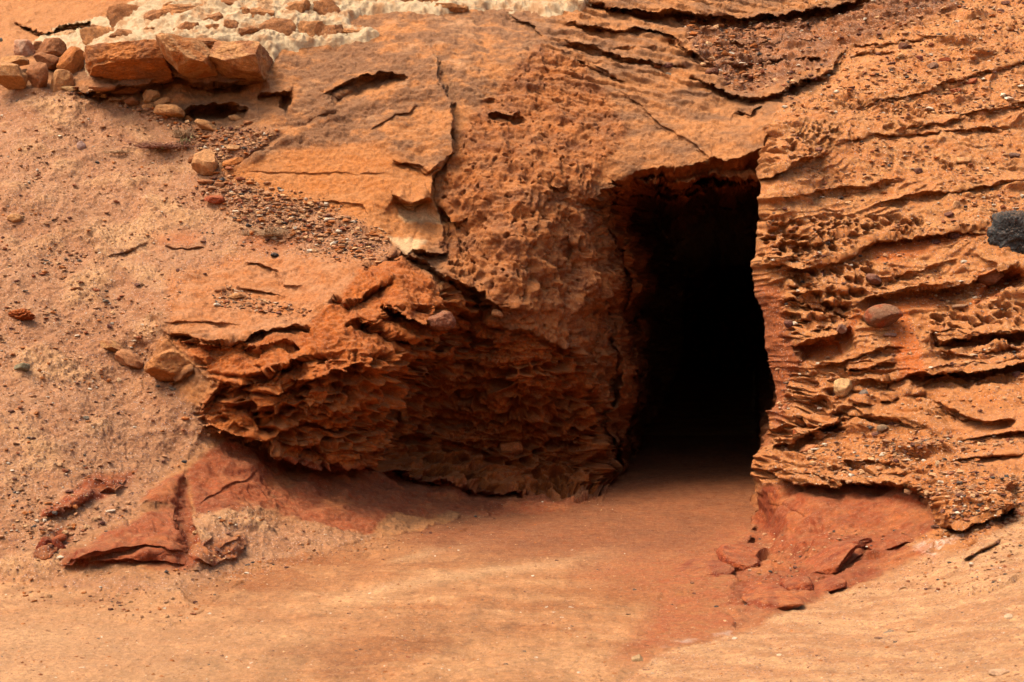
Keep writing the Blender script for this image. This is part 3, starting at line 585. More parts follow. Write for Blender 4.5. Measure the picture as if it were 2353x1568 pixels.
# ------------------------------------------------------------------ materials
def rock_material(name, bump=1.0, use_attr=True, base=(.4, .2, .1), grain=1.0, dust=.25):
    m = bpy.data.materials.new(name); m.use_nodes = True; nt = m.node_tree; nd = nt.nodes; lk = nt.links
    nd.clear()
    out = nd.new('ShaderNodeOutputMaterial'); bs = nd.new('ShaderNodeBsdfPrincipled'); lk.new(bs.outputs[0], out.inputs[0])
    bs.inputs['Roughness'].default_value = .92; bs.inputs['Specular IOR Level'].default_value = .12
    tc = nd.new('ShaderNodeTexCoord'); geo = nd.new('ShaderNodeNewGeometry'); src = geo.outputs['Position'] if use_attr else tc.outputs['Object']
    if use_attr:
        at = nd.new('ShaderNodeAttribute'); at.attribute_name = 'Col'; cur = at.outputs['Color']
        gt = nd.new('ShaderNodeAttribute'); gt.attribute_name = 'grit'; gr = gt.outputs['Fac']
    else:
        rgb = nd.new('ShaderNodeRGB'); rgb.outputs[0].default_value = tuple(base) + (1,); cur = rgb.outputs[0]; gr = None
    def nz(scale, det, rough=.6):
        n = nd.new('ShaderNodeTexNoise'); n.inputs['Scale'].default_value = scale; n.inputs['Detail'].default_value = det; n.inputs['Roughness'].default_value = rough
        lk.new(src, n.inputs['Vector']); return n.outputs['Fac']
    def ramp(f, a, b, c0, c1):
        r = nd.new('ShaderNodeMapRange'); r.inputs['From Min'].default_value = a; r.inputs['From Max'].default_value = b; r.inputs['To Min'].default_value = c0; r.inputs['To Max'].default_value = c1
        lk.new(f, r.inputs['Value']); return r.outputs[0]
    def mul(c, f):
        x = nd.new('ShaderNodeVectorMath'); x.operation = 'SCALE'; lk.new(c, x.inputs[0]); lk.new(f, x.inputs['Scale']); return x.outputs[0]
    cur = mul(cur, ramp(nz(30, 9, .75), .3, .7, 1 - .38 * grain, 1 + .38 * grain))
    cur = mul(cur, ramp(nz(160, 3), .3, .7, 1 - .2 * grain, 1 + .2 * grain))
    # grains of several sizes and colours
    for sc, th, colr in ((55, .80, (.16, .075, .05, 1)), (90, .86, (.46, .31, .21, 1)), (120, .78, (.20, .09, .06, 1))):
        vo = nd.new('ShaderNodeTexVoronoi'); vo.inputs['Scale'].default_value = sc; lk.new(src, vo.inputs['Vector'])
        sp = nd.new('ShaderNodeSeparateColor'); lk.new(vo.outputs['Color'], sp.inputs[0])
        t1 = nd.new('ShaderNodeMath'); t1.operation = 'GREATER_THAN'; lk.new(sp.outputs[0], t1.inputs[0]); t1.inputs[1].default_value = th
        t2 = ramp(vo.outputs['Distance'], .25, .45, 1., 0.)
        mm = nd.new('ShaderNodeMath'); mm.operation = 'MULTIPLY'; lk.new(t1.outputs[0], mm.inputs[0]); lk.new(t2, mm.inputs[1]); mm.use_clamp = True
        fac = mm.outputs[0]
        m2 = nd.new('ShaderNodeMath'); m2.operation = 'MULTIPLY'; lk.new(fac, m2.inputs[0])
        if gr is not None: lk.new(gr, m2.inputs[1])
        else: m2.inputs[1].default_value = .25 * grain
        mx = nd.new('ShaderNodeMix'); mx.data_type = 'RGBA'; lk.new(m2.outputs[0], mx.inputs['Factor']); lk.new(cur, mx.inputs['A']); mx.inputs['B'].default_value = colr
        cur = mx.outputs['Result']
    if dust > 0:   # pale dust settles on level surfaces
        sx = nd.new('ShaderNodeSeparateXYZ'); lk.new(geo.outputs['Normal'], sx.inputs[0])
        a = ramp(sx.outputs['Z'], .45, .95, 0, dust)
        b = nd.new('ShaderNodeMath'); b.operation = 'MULTIPLY'; lk.new(a, b.inputs[0]); lk.new(ramp(nz(14, 5), .35, .65, .2, 1), b.inputs[1]); b.use_clamp = True
        mx = nd.new('ShaderNodeMix'); mx.data_type = 'RGBA'; lk.new(b.outputs[0], mx.inputs['Factor']); lk.new(cur, mx.inputs['A']); mx.inputs['B'].default_value = tuple(C(222, 156, 106)) + (1,)
        cur = mx.outputs['Result']
    lk.new(cur, bs.inputs['Base Color'])
    b1 = nd.new('ShaderNodeBump'); b1.inputs['Distance'].default_value = .05 * bump; b1.inputs['Strength'].default_value = .75; lk.new(nz(45, 9, .72), b1.inputs['Height'])
    b2 = nd.new('ShaderNodeBump'); b2.inputs['Distance'].default_value = .009 * bump; b2.inputs['Strength'].default_value = .7; lk.new(nz(230, 4, .7), b2.inputs['Height']); lk.new(b1.outputs[0], b2.inputs['Normal'])
    lk.new(b2.outputs[0], bs.inputs['Normal'])
    return m
M_ROCK = rock_material('weathered_sandstone')
M_STONE = rock_material('loose_stone', grain=1.3, bump=.8)
col_scene = bpy.context.scene.collection
def tag(o, label=None, cat=None, group=None, kind=None):
    for k, x in (('label', label), ('category', cat), ('group', group), ('kind', kind)):
        if x: o[k] = x
    return o
def mesh_obj(name, co, faces, mat, col=None, grit=None, parent=None, smooth=True):
    me = bpy.data.meshes.new(name); faces = np.asarray(faces, np.int32); n = faces.shape[1]
    me.vertices.add(len(co)); me.vertices.foreach_set('co', np.asarray(co, f32).ravel())
    me.loops.add(faces.size); me.loops.foreach_set('vertex_index', faces.ravel())
    me.polygons.add(len(faces)); me.polygons.foreach_set('loop_start', np.arange(0, faces.size, n, dtype=np.int32))
    me.update(calc_edges=True)
    me.polygons.foreach_set('use_smooth', np.full(len(faces), smooth))
    if col is not None:
        c = np.ones((len(co), 4), f32); c[:, :3] = col
        me.attributes.new('Col', 'FLOAT_COLOR', 'POINT').data.foreach_set('color', c.ravel())
        g = np.full(len(co), .3, f32) if grit is None else np.asarray(grit, f32).ravel()
        me.attributes.new('grit', 'FLOAT', 'POINT').data.foreach_set('value', g)
    me.materials.append(mat)
    o = bpy.data.objects.new(name, me); col_scene.objects.link(o)
    if parent is not None: o.parent = parent
    return o
def split_grid(P, col, grit, owner, names, keep=None):
    """cut one surveyed surface into its named pieces of terrain"""
    r, c = P.shape[:2]; idx = np.arange(r * c).reshape(r, c)
    F = np.stack([idx[:-1, :-1], idx[:-1, 1:], idx[1:, 1:], idx[1:, :-1]], -1).reshape(-1, 4)
    ow = owner[:-1, :-1].ravel(); kp = np.ones(len(F), bool) if keep is None else keep[:-1, :-1].ravel()
    for i, nm in enumerate(names):
        f = F[(ow == i) & kp]
        if len(f) < 50: continue
        used = np.unique(f); mp = np.full(r * c, -1); mp[used] = np.arange(len(used))
        o = mesh_obj(nm, P.reshape(-1, 3)[used], mp[f], M_ROCK, col.reshape(-1, 3)[used], grit.ravel()[used])
        tag(o, kind='structure')
# ------------------------------------------------------------------ the terrain
STEP = 1.6
def axis(a0, a, b, b1, st):
    lo = []; x = a; s = st
    while x > a0: s = min(s * 1.12, 16); x -= s; lo.append(x)
    hi = []; x = b; s = st
    while x < b1: s = min(s * 1.12, 16); x += s; hi.append(x)
    return np.array(lo[::-1] + list(np.arange(a, b + .01, st)) + hi)
va = axis(-460, -10, 1580, 1950, STEP)
ua = axis(-900, -10, 1800, 2000, STEP)
UA, VA = np.meshgrid(ua, va)
PA, NA, CA, GA, MA = terrain(UA, VA, 'A')
keepA = ~((UA > eu(VA) + 30) & ((VA < 330) | (VA > 1245)))
own = np.zeros(UA.shape, int)
own[MA['scree'] > .5] = 1; own[MA['ground'] > .5] = 2; own[MA['tun'] > .5] = 3
split_grid(PA, CA, GA, own, ['cliff', 'slope', 'path', 'tunnel'], keepA)
print('A', UA.shape, time.time() - T0)
sb = axis(0, 0, 1010, 1750, STEP); US = np.tile(sb, (len(va), 1)); VB = np.tile(va[:, None], (1, len(sb)))
UB = eu(VB) + US
keepc = np.ones(UB.shape, bool)
PB, NB, CB, GB, MB = terrain(UB, VB, 'B')
# round the arris, then carry the side of the cliff back into the tunnel
rnd = (.16 * np.exp(-(US / 9) ** 1.2) * ((VB > 300) & (VB < 1225)))[..., None]
PB = PB + rnd * np.array([0, 1, 0.])
nw = 110; k = (np.arange(nw, 0, -1) / nw)
dist = (k ** 2.8 * 44)[None, :] * np.ones((len(va), 1))
E = PB[:, :1]; Es = blur(np.repeat(E, 3, 1), 14)[:, :1]
bl_ = np.clip(dist * 2.5, 0, 1)[..., None]
wrapP = np.repeat(E, nw, 1) * (1 - bl_) + np.repeat(Es, nw, 1) * bl_
vcol = va[:, None]
behind = ((vcol < 300)).astype(float)
wrapP[..., 1] += dist * (1 - behind) + behind * np.minimum(dist, 1.)
wrapP[..., 0] += (.17 * dist + .02) * (1 - behind) - behind * .05 * np.minimum(dist, 1.)
wflat = wrapP.reshape(-1, 3).astype(f32)
wn = (fbm(wflat, 1.8, 2, off=200) * .5 + fbm(wflat, 6., 4, .6, off=201, ridge=True) * .3 + .3).reshape(wrapP.shape[:2])
wrapP[..., 0] += np.clip(wn, 0, 1) * .22 * np.clip(dist * 2, 0, 1)
wcol = mix(PAL['jamb'], PAL['tun'], sstep(fbm(wflat, 3., 4, .6, off=202), -.3, .3)) * (1 + .25 * fbm(wflat, 20., 3, .6, off=203))[:, None]
wcol = wcol.reshape(wrapP.shape)
PB = np.concatenate([wrapP, PB], 1)
CB = np.concatenate([np.repeat(CB[:, :1], nw, 1) * (1 - bl_) + wcol * bl_, CB], 1); GB = np.concatenate([np.repeat(GB[:, :1], nw, 1), GB], 1)
ownB = np.zeros(PB.shape[:2], int); w = np.zeros(PB.shape[:2], int)
ownB[:, nw:][MB['ground'] > .5] = 2; ownB[:, nw:][MB['bank'] > .5] = 1
kB = np.ones(PB.shape[:2], bool); kB[:, :nw - 1] = vcol < 1240
split_grid(PB, CB, GB, ownB, ['cliff', 'sand_bank', 'path'], kB)
print('B', PB.shape, time.time() - T0)
def surf(u, v):
    if u > eu(v) + 3 and (v < 1215 or v > 1215):
        i = np.searchsorted(va, v); j = np.searchsorted(sb, u - eu(v)); i = min(i, len(va) - 1); j = min(j, len(sb) - 1)
        return PB[i, nw + j].astype(float), NB[i, j]
    i = min(np.searchsorted(va, v), len(va) - 1); j = min(np.searchsorted(ua, u), len(ua) - 1)
    return PA[i, j].astype(float), NA[i, j]
# the land beyond what was surveyed
def far_ground():
    xs = np.concatenate([-np.geomspace(1500, 6, 30), np.linspace(-5, 5, 12), np.geomspace(6, 1500, 30)])
    ys = np.concatenate([-np.geomspace(1500, 2, 30), np.linspace(-1, 70, 60), np.geomspace(75, 1500, 20)])
    X, Y = np.meshgrid(xs, ys)
    Pf = np.stack([X, Y, np.full(X.shape, -.06) - .15 * np.clip((Y - 3.6) / 2, 0, 1)], -1)
    n = fbm(Pf.reshape(-1, 3).astype(f32), .05, 3).reshape(X.shape)
    Pf[..., 2] += n * np.clip((np.hypot(X, Y - 10) - 30) / 60, 0, 1) * 6
    # the other side of the gully behind the photographer
    Pf[..., 2] += 7 * sstep(-Y, 4, 16) + 3 * sstep(-X, 6, 14) * (Y < 5)
    cc = np.tile(PAL['path'], X.shape + (1,))
    r, c = X.shape; idx = np.arange(r * c).reshape(r, c)
    F = np.stack([idx[:-1, :-1], idx[:-1, 1:], idx[1:, 1:], idx[1:, :-1]], -1).reshape(-1, 4)
    tag(mesh_obj('ground', Pf.reshape(-1, 3), F, M_ROCK, cc.reshape(-1, 3), np.full(r * c, .4)), kind='structure')
far_ground()
# ------------------------------------------------------------------ loose stones
def ico(n):
    t = (1 + 5 ** .5) / 2
    V = np.array([(-1,t,0),(1,t,0),(-1,-t,0),(1,-t,0),(0,-1,t),(0,1,t),(0,-1,-t),(0,1,-t),(t,0,-1),(t,0,1),(-t,0,-1),(-t,0,1)], float)
    V /= np.linalg.norm(V, axis=1)[:, None]
    F = [(0,11,5),(0,5,1),(0,1,7),(0,7,10),(0,10,11),(1,5,9),(5,11,4),(11,10,2),(10,7,6),(7,1,8),(3,9,4),(3,4,2),(3,2,6),(3,6,8),(3,8,9),(4,9,5),(2,4,11),(6,2,10),(8,6,7),(9,8,1)]
    for _ in range(n):
        V = list(map(tuple, V)); cache = {}; nf = []
        def mid(a, b):
            k = (min(a, b), max(a, b))
            if k not in cache:
                m = (np.array(V[a]) + V[b]) / 2; V.append(tuple(m / np.linalg.norm(m))); cache[k] = len(V) - 1
            return cache[k]
        for a, b, c in F:
            x, y, z = mid(a, b), mid(b, c), mid(c, a); nf += [(a, x, z), (b, y, x), (c, z, y), (x, y, z)]
        F = nf; V = np.array(V)
    return np.array(V), np.array(F)
ICO = {n: ico(n) for n in (0, 3, 4, 5)}
def rock_shape(rs, size, level=3, planes=9, rough=.06, boxy=.0, pits=0.):
    V, F = ICO[level]; V = V.copy()
    if boxy:
        pw_ = 14 if boxy > .75 else 6
        V = V / (np.abs(V) ** pw_).sum(1)[:, None] ** (1. / pw_) * boxy + V * (1 - boxy)
    for i_ in range(planes):
        n = rs.normal(size=3); n /= np.linalg.norm(n); d = rs.uniform(.55, .86) * (1 + .25 * boxy)
        t = V @ n - d; V -= np.where(t > 0, t, 0)[:, None] * n
    off = rs.uniform(0, 40)
    q = (V * 1.0).astype(f32); k = np.linalg.norm(V, axis=1)[:, None]
    dsp = rough * 1.8 * fbm(q, 1.3, 2, off=off) + rough * 1.1 * fbm(q, 3.4, 4, .62, off=off + 5) + rough * .5 * fbm(q, (5., 5., 9.), 3, .6, off=off + 9, ridge=True)
    if level >= 4: dsp = dsp + rough * .45 * fbm(q, 16., 3, .65, off=off + 12)
    V = V * (1 + dsp / k[:, 0])[:, None]
    if pits:
        a = np.arctan2(V[:, 1], V[:, 0]) * 2.6; F1, F2, R = worley(a + off, V[:, 2] * 3.2)
        V *= (1 - pits * sstep(.55 - F1, 0, .3))[:, None]
    return V * np.asarray(size) / 2, F
def rotm(ax, ay, az):
    cx, sx, cy, sy, cz, sz = math.cos(ax), math.sin(ax), math.cos(ay), math.sin(ay), math.cos(az), math.sin(az)
    return np.array([[cz,-sz,0],[sz,cz,0],[0,0,1]]) @ np.array([[cy,0,sy],[0,1,0],[-sy,0,cy]]) @ np.array([[1,0,0],[0,cx,-sx],[0,sx,cx]])
RID = [100]
def rock(name, cat, label, u, v, w, h, colr, tilt=0, depth=None, sink=.25, boxy=.3, planes=9, rough=.07, group=None, parent=None, level=3, pits=0., col2=None, fwd=0., vary=.12):
    RID[0] += 1; rs = np.random.default_rng(RID[0])
    if name == 'cliff_rock': sink = max(sink, .40)
    p, n = surf(u, v); s = p[1] / FL; W = w * s; Hh = h * s; Dp = (depth if depth else (.8 * min(W, 1.6 * Hh) + .2 * W))
    V, F = rock_shape(rs, (W * 1.08, Dp, Hh * 1.08), level, planes, rough, boxy, pits)
    V = V @ rotm(rs.uniform(-.12, .12), -math.radians(tilt), rs.uniform(-.15, .15)).T
    c = np.tile(np.asarray(colr), (len(V), 1))
    q = (V / max(W, Hh)).astype(f32)
    k = fbm(q, 3., 3, off=RID[0])
    if col2 is not None: c = mix(c, np.asarray(col2) + 0 * c, sstep(k, -.1, .25))
    c = c * (1 + vary * 2 * fbm(q, 7., 3, off=RID[0] + 3))[:, None]
    loc = p + np.array([0, -(Dp * (.5 - sink)) - fwd, 0])
    pl = np.zeros(3)
    o = mesh_obj(name, V, F, M_STONE_OBJ, np.clip(c, 0, .9), np.full(len(V), .35), parent)
    o.location = loc if parent is None else loc - np.array(parent.location)
    if parent is None: tag(o, label, cat, group)
    elif label: o['label'] = label
    return o
M_STONE_OBJ = rock_material('stone_surface', grain=1.2, bump=1.0, dust=.3)
# gravel: countless small stones
def scatter():
    rs = np.random.default_rng(5); V1, F1 = ICO[0]; pts = []; sz = []; cs = []
    shapes = []
    for i in range(24):
        r_ = np.random.default_rng(900 + i); shapes.append(V1 * .5 * (1 + r_.uniform(-.38, .38, (12, 1))) + r_.normal(size=(12, 3)) * .05)
    def put(u0, u1, v0, v1, n, dens, smin_, smax, sh='A', pw=3.2):
        u = rs.uniform(u0, u1, n); v = rs.uniform(v0, v1, n)
        if sh == 'A':
            i = np.clip(np.searchsorted(va, v), 0, len(va) - 2); j = np.clip(np.searchsorted(ua, u), 0, len(ua) - 2)
            P = PA[i, j]; M = {k: m[i, j] for k, m in MA.items()}; N = NA[i, j]
        else:
            i = np.clip(np.searchsorted(va, v), 0, len(va) - 2); j = np.clip(np.searchsorted(sb, u - eu(v)), 0, len(sb) - 2)
            P = PB[i, nw + j]; M = {k: m[i, j] for k, m in MB.items()}; N = NB[i, j]
        ok = (rs.random(n) < dens(u, v, M, N, P)) & ((u > eu(v) + 4) if sh == 'B' else (u < eu(v) - 2))
        P = P[ok]; m = len(P); size = smin_ * (smax / smin_) ** (rs.random(m) ** pw)
        pts.append(P + N[ok] * (size * .18)[:, None]); sz.append(size)
        base = np.where((rs.random(m) < .55)[:, None], PAL['scree'] * .95, PAL['rightB'] * .9)
        t = rs.random(m)
        for a, b, cc in ((.0, .10, C(118,70,56)), (.10, .15, C(92,80,74)), (.15, .21, C(238,208,180)), (.21, .36, C(224,164,116)), (.36, .46, C(160,88,56))):
            base = np.where(((t >= a) & (t < b))[:, None], cc, base)
        cs.append(base * rs.uniform(.8, 1.15, (m, 1)))
    def clump(P, f, off, lo, hi): return sstep(fbm(P.astype(f32), f, 3, off=off), lo, hi)
    put(-200, 900, 210, 1330, 30000, lambda u, v, M, N, P: M['scree'] * (.12 + .7 * clump(P, 2.2, 300, -.05, .4)), .010, .05)
    talus = [(500,395),(640,455),(760,485),(880,560),(860,600),(700,560),(560,510),(470,430)]
    put(450, 900, 380, 610, 14000, lambda u, v, M, N, P: .55 * sstep(psdf(talus, u, v), -34, 20), .010, .07, pw=3.6)
    put(420, 660, 270, 400, 3500, lambda u, v, M, N, P: .8 * sstep(psdf([(430,300),(520,290),(640,305),(600,340),(510,375),(470,370)], u, v), -8, 10), .010, .06, pw=3.6)
    put(480, 720, 640, 740, 2600, lambda u, v, M, N, P: .6 * sstep(psdf([(480,680),(530,655),(620,690),(720,715),(640,730),(500,700)], u, v), -10, 14), .010, .05, pw=3.6)
    put(160, 470, 205, 330, 1500, lambda u, v, M, N, P: .6 * (np.abs(v - (212 + np.maximum(u - 230, 0) * .42)) < 14), .02, .09, pw=2.)
    put(1760, 2560, 230, 1250, 30000, lambda u, v, M, N, P: M['right'] * (.10 + .75 * clump(P, (1.4, 1.4, 4.), 310, .0, .35)) * (1 - M['smoothR']) * sstep(N[:, 2], .05, .35), .010, .05, 'B')
    put(1850, 2560, 1020, 1190, 6000, lambda u, v, M, N, P: (1 - M['red']) * (1 - M['smoothR']) * clump(P, 2., 320, -.25, .2) * .8, .012, .055, 'B', 2.4)
    put(1800, 2560, 0, 260, 9000, lambda u, v, M, N, P: .4 * (1 - M['red']), .014, .07, 'B')
    put(1350, 1785, 40, 240, 3500, lambda u, v, M, N, P: M['cong'] * .7, .016, .09, 'A', 2.6)
    put(1420, 2600, 1180, 1900, 40000, lambda u, v, M, N, P: M['bank'] * .36, .006, .028, 'B', 3.)
    put(-100, 1450, 1100, 1700, 20000, lambda u, v, M, N, P: M['ground'] * (.4 + .5 * clump(P, 1.5, 330, .1, .5)), .010, .034, pw=3.)
    put(1400, 2200, 1220, 1560, 9000, lambda u, v, M, N, P: (M['ground'] + M['red']) * (.1 + .5 * clump(P, 1.5, 340, .0, .5)) * (1 - M['bank']), .008, .030, 'B', 3.)
    P = np.concatenate(pts); S = np.concatenate(sz); Cc = np.concatenate(cs); n = len(P)
    nv, nf = len(V1), len(F1)
    co = np.zeros((n, nv, 3), f32)
    which = rs.integers(0, 24, n); ang = rs.uniform(0, 6.28, n); sq = rs.uniform(.3, .75, n); sx = rs.uniform(.8, 1.5, n)
    SH = np.array(shapes)[which]; SH[..., 0] *= sx[:, None]; SH[..., 2] *= sq[:, None]
    ca, sa = np.cos(ang)[:, None], np.sin(ang)[:, None]
    co[..., 0] = SH[..., 0] * ca - SH[..., 1] * sa; co[..., 1] = SH[..., 0] * sa + SH[..., 1] * ca; co[..., 2] = SH[..., 2]
    co = co * S[:, None, None] + P[:, None]
    F = (F1[None] + (np.arange(n) * nv)[:, None, None]).reshape(-1, 3)
    o = mesh_obj('gravel', co.reshape(-1, 3), F, M_STONE, np.repeat(Cc, nv, 0), np.full(n * nv, .1), smooth=False)
    tag(o, kind='stuff'); print('gravel', n)
scatter()
print('scatter', time.time() - T0)
# ------------------------------------------------------------------ masonry at the top left
wall = bpy.data.objects.new('stone_wall', None); col_scene.objects.link(wall)
wp, _ = surf(600, 110); wall.location = wp
tag(wall, 'rubble masonry set in cream mortar on top of the rock at the upper left', 'stone wall')
WPOLY = [(75,108),(95,90),(130,72),(190,55),(260,38),(320,8),(345,-15),(360,-190),(1420,-190),(1345,15),(1338,26),(1300,30),(1250,40),(1215,24),(1150,24),(1080,22),(985,32),(900,30),(830,32),(808,45),(803,60),(835,70),(868,84),(840,98),(760,106),(690,113),(640,119),(628,142),(612,119),(560,110),(500,106),(440,101),(390,94),(370,102),(300,107),(270,127),(240,150),(225,170),(205,177),(195,150),(150,122),(120,112)]
iv = np.nonzero(va < 200)[0]; iu = np.nonzero((ua > 40) & (ua < 1480))[0]
def mortar():
    P = PA[np.ix_(iv, iu)].astype(float); N = normals(blur(P, 10)); u = UA[np.ix_(iv, iu)].ravel(); v = VA[np.ix_(iv, iu)].ravel(); sh = P.shape[:2]
    p = P.reshape(-1, 3).astype(f32)
    wu = u + 7 * fbm(p, 5., 3, off=400); wv = v + 7 * fbm(p, 5., 3, off=401)
    sd = psdf(WPOLY, wu, wv)
    H = -.05 + .10 * sstep(sd, -8, 8) + .06 * fbm(p, 4., 4, .55, off=402) + .030 * fbm(p, (8., 8., 14.), 2, .5, off=403, ridge=True) + .006 * fbm(p, 28., 1, off=404)
    Pm = p + N.reshape(-1, 3) * H[:, None]
    t = .85 * sstep(fbm(p, 6., 4, .6, off=405), -.1, .3)
    c = mix(C(220,182,142), C(198,138,92), t); c = c * (1 + .12 * fbm(p, 20., 3, off=406))[:, None]
    keep = (sd > -10).reshape(sh); r, cc = sh; idx = np.arange(r * cc).reshape(r, cc)
    F = np.stack([idx[:-1, :-1], idx[:-1, 1:], idx[1:, 1:], idx[1:, :-1]], -1).reshape(-1, 4)[keep[:-1, :-1].ravel()]
    used = np.unique(F); mp = np.full(r * cc, -1); mp[used] = np.arange(len(used))
    o = mesh_obj('mortar', Pm[used] - np.array(wall.location, f32), mp[F], M_MORTAR, np.clip(c, 0, .9)[used], np.full(len(used), .0), wall)
M_MORTAR = rock_material('lime_mortar', bump=.8, grain=.5, dust=0.)
mortar()
STONES = [(298,46,78,44,1),(359,41,40,26,1),(430,21,88,22,0),(497,48,40,28,1),(430,69,52,22,1),(538,12,42,26,1),(674,30,62,36,0),(754,33,46,46,1),(638,80,62,46,1),(713,80,54,46,0),(765,82,46,32,1),
 (816,76,42,14,0),(603,40,40,22,0),(949,8,62,28,1),(889,8,52,22,0),(717,0,62,16,0),(825,2,52,18,1),(997,6,38,20,1),(1070,2,34,18,1),(1035,22,60,12,0),(1174,5,52,18,0),(1314,6,42,22,1),
 (160,91,62,28,2),(226,77,38,24,1),(235,98,80,48,0),(303,88,84,24,1),(386,91,32,16,1),(574,80,36,16,1),(491,68,36,18,0),(535,69,28,24,1),(469,98,72,14,1),(1110,4,30,14,1),(1235,6,44,16,0),(350,72,34,16,0),
 (570,30,26,14,0),(455,45,30,16,2),(660,62,22,12,1),(395,12,34,18,0),(470,-40,60,34,1),(600,-40,60,36,0),(760,-45,64,34,1),(900,-45,60,34,0),(1040,-45,60,34,1),(1180,-40,56,30,0)]
for (u, v, w, h, k) in STONES:
    cc = [C(212,138,84), C(186,118,72), C(232,170,120)][k]
    rock('stone', None, None, u, v, w * 1.2, h * 1.3, cc, level=4, tilt=(u * 7 % 20) - 10, depth=.14, sink=.36, boxy=.85, planes=9, rough=.13, parent=wall, col2=cc * .75, fwd=.015, vary=.3)
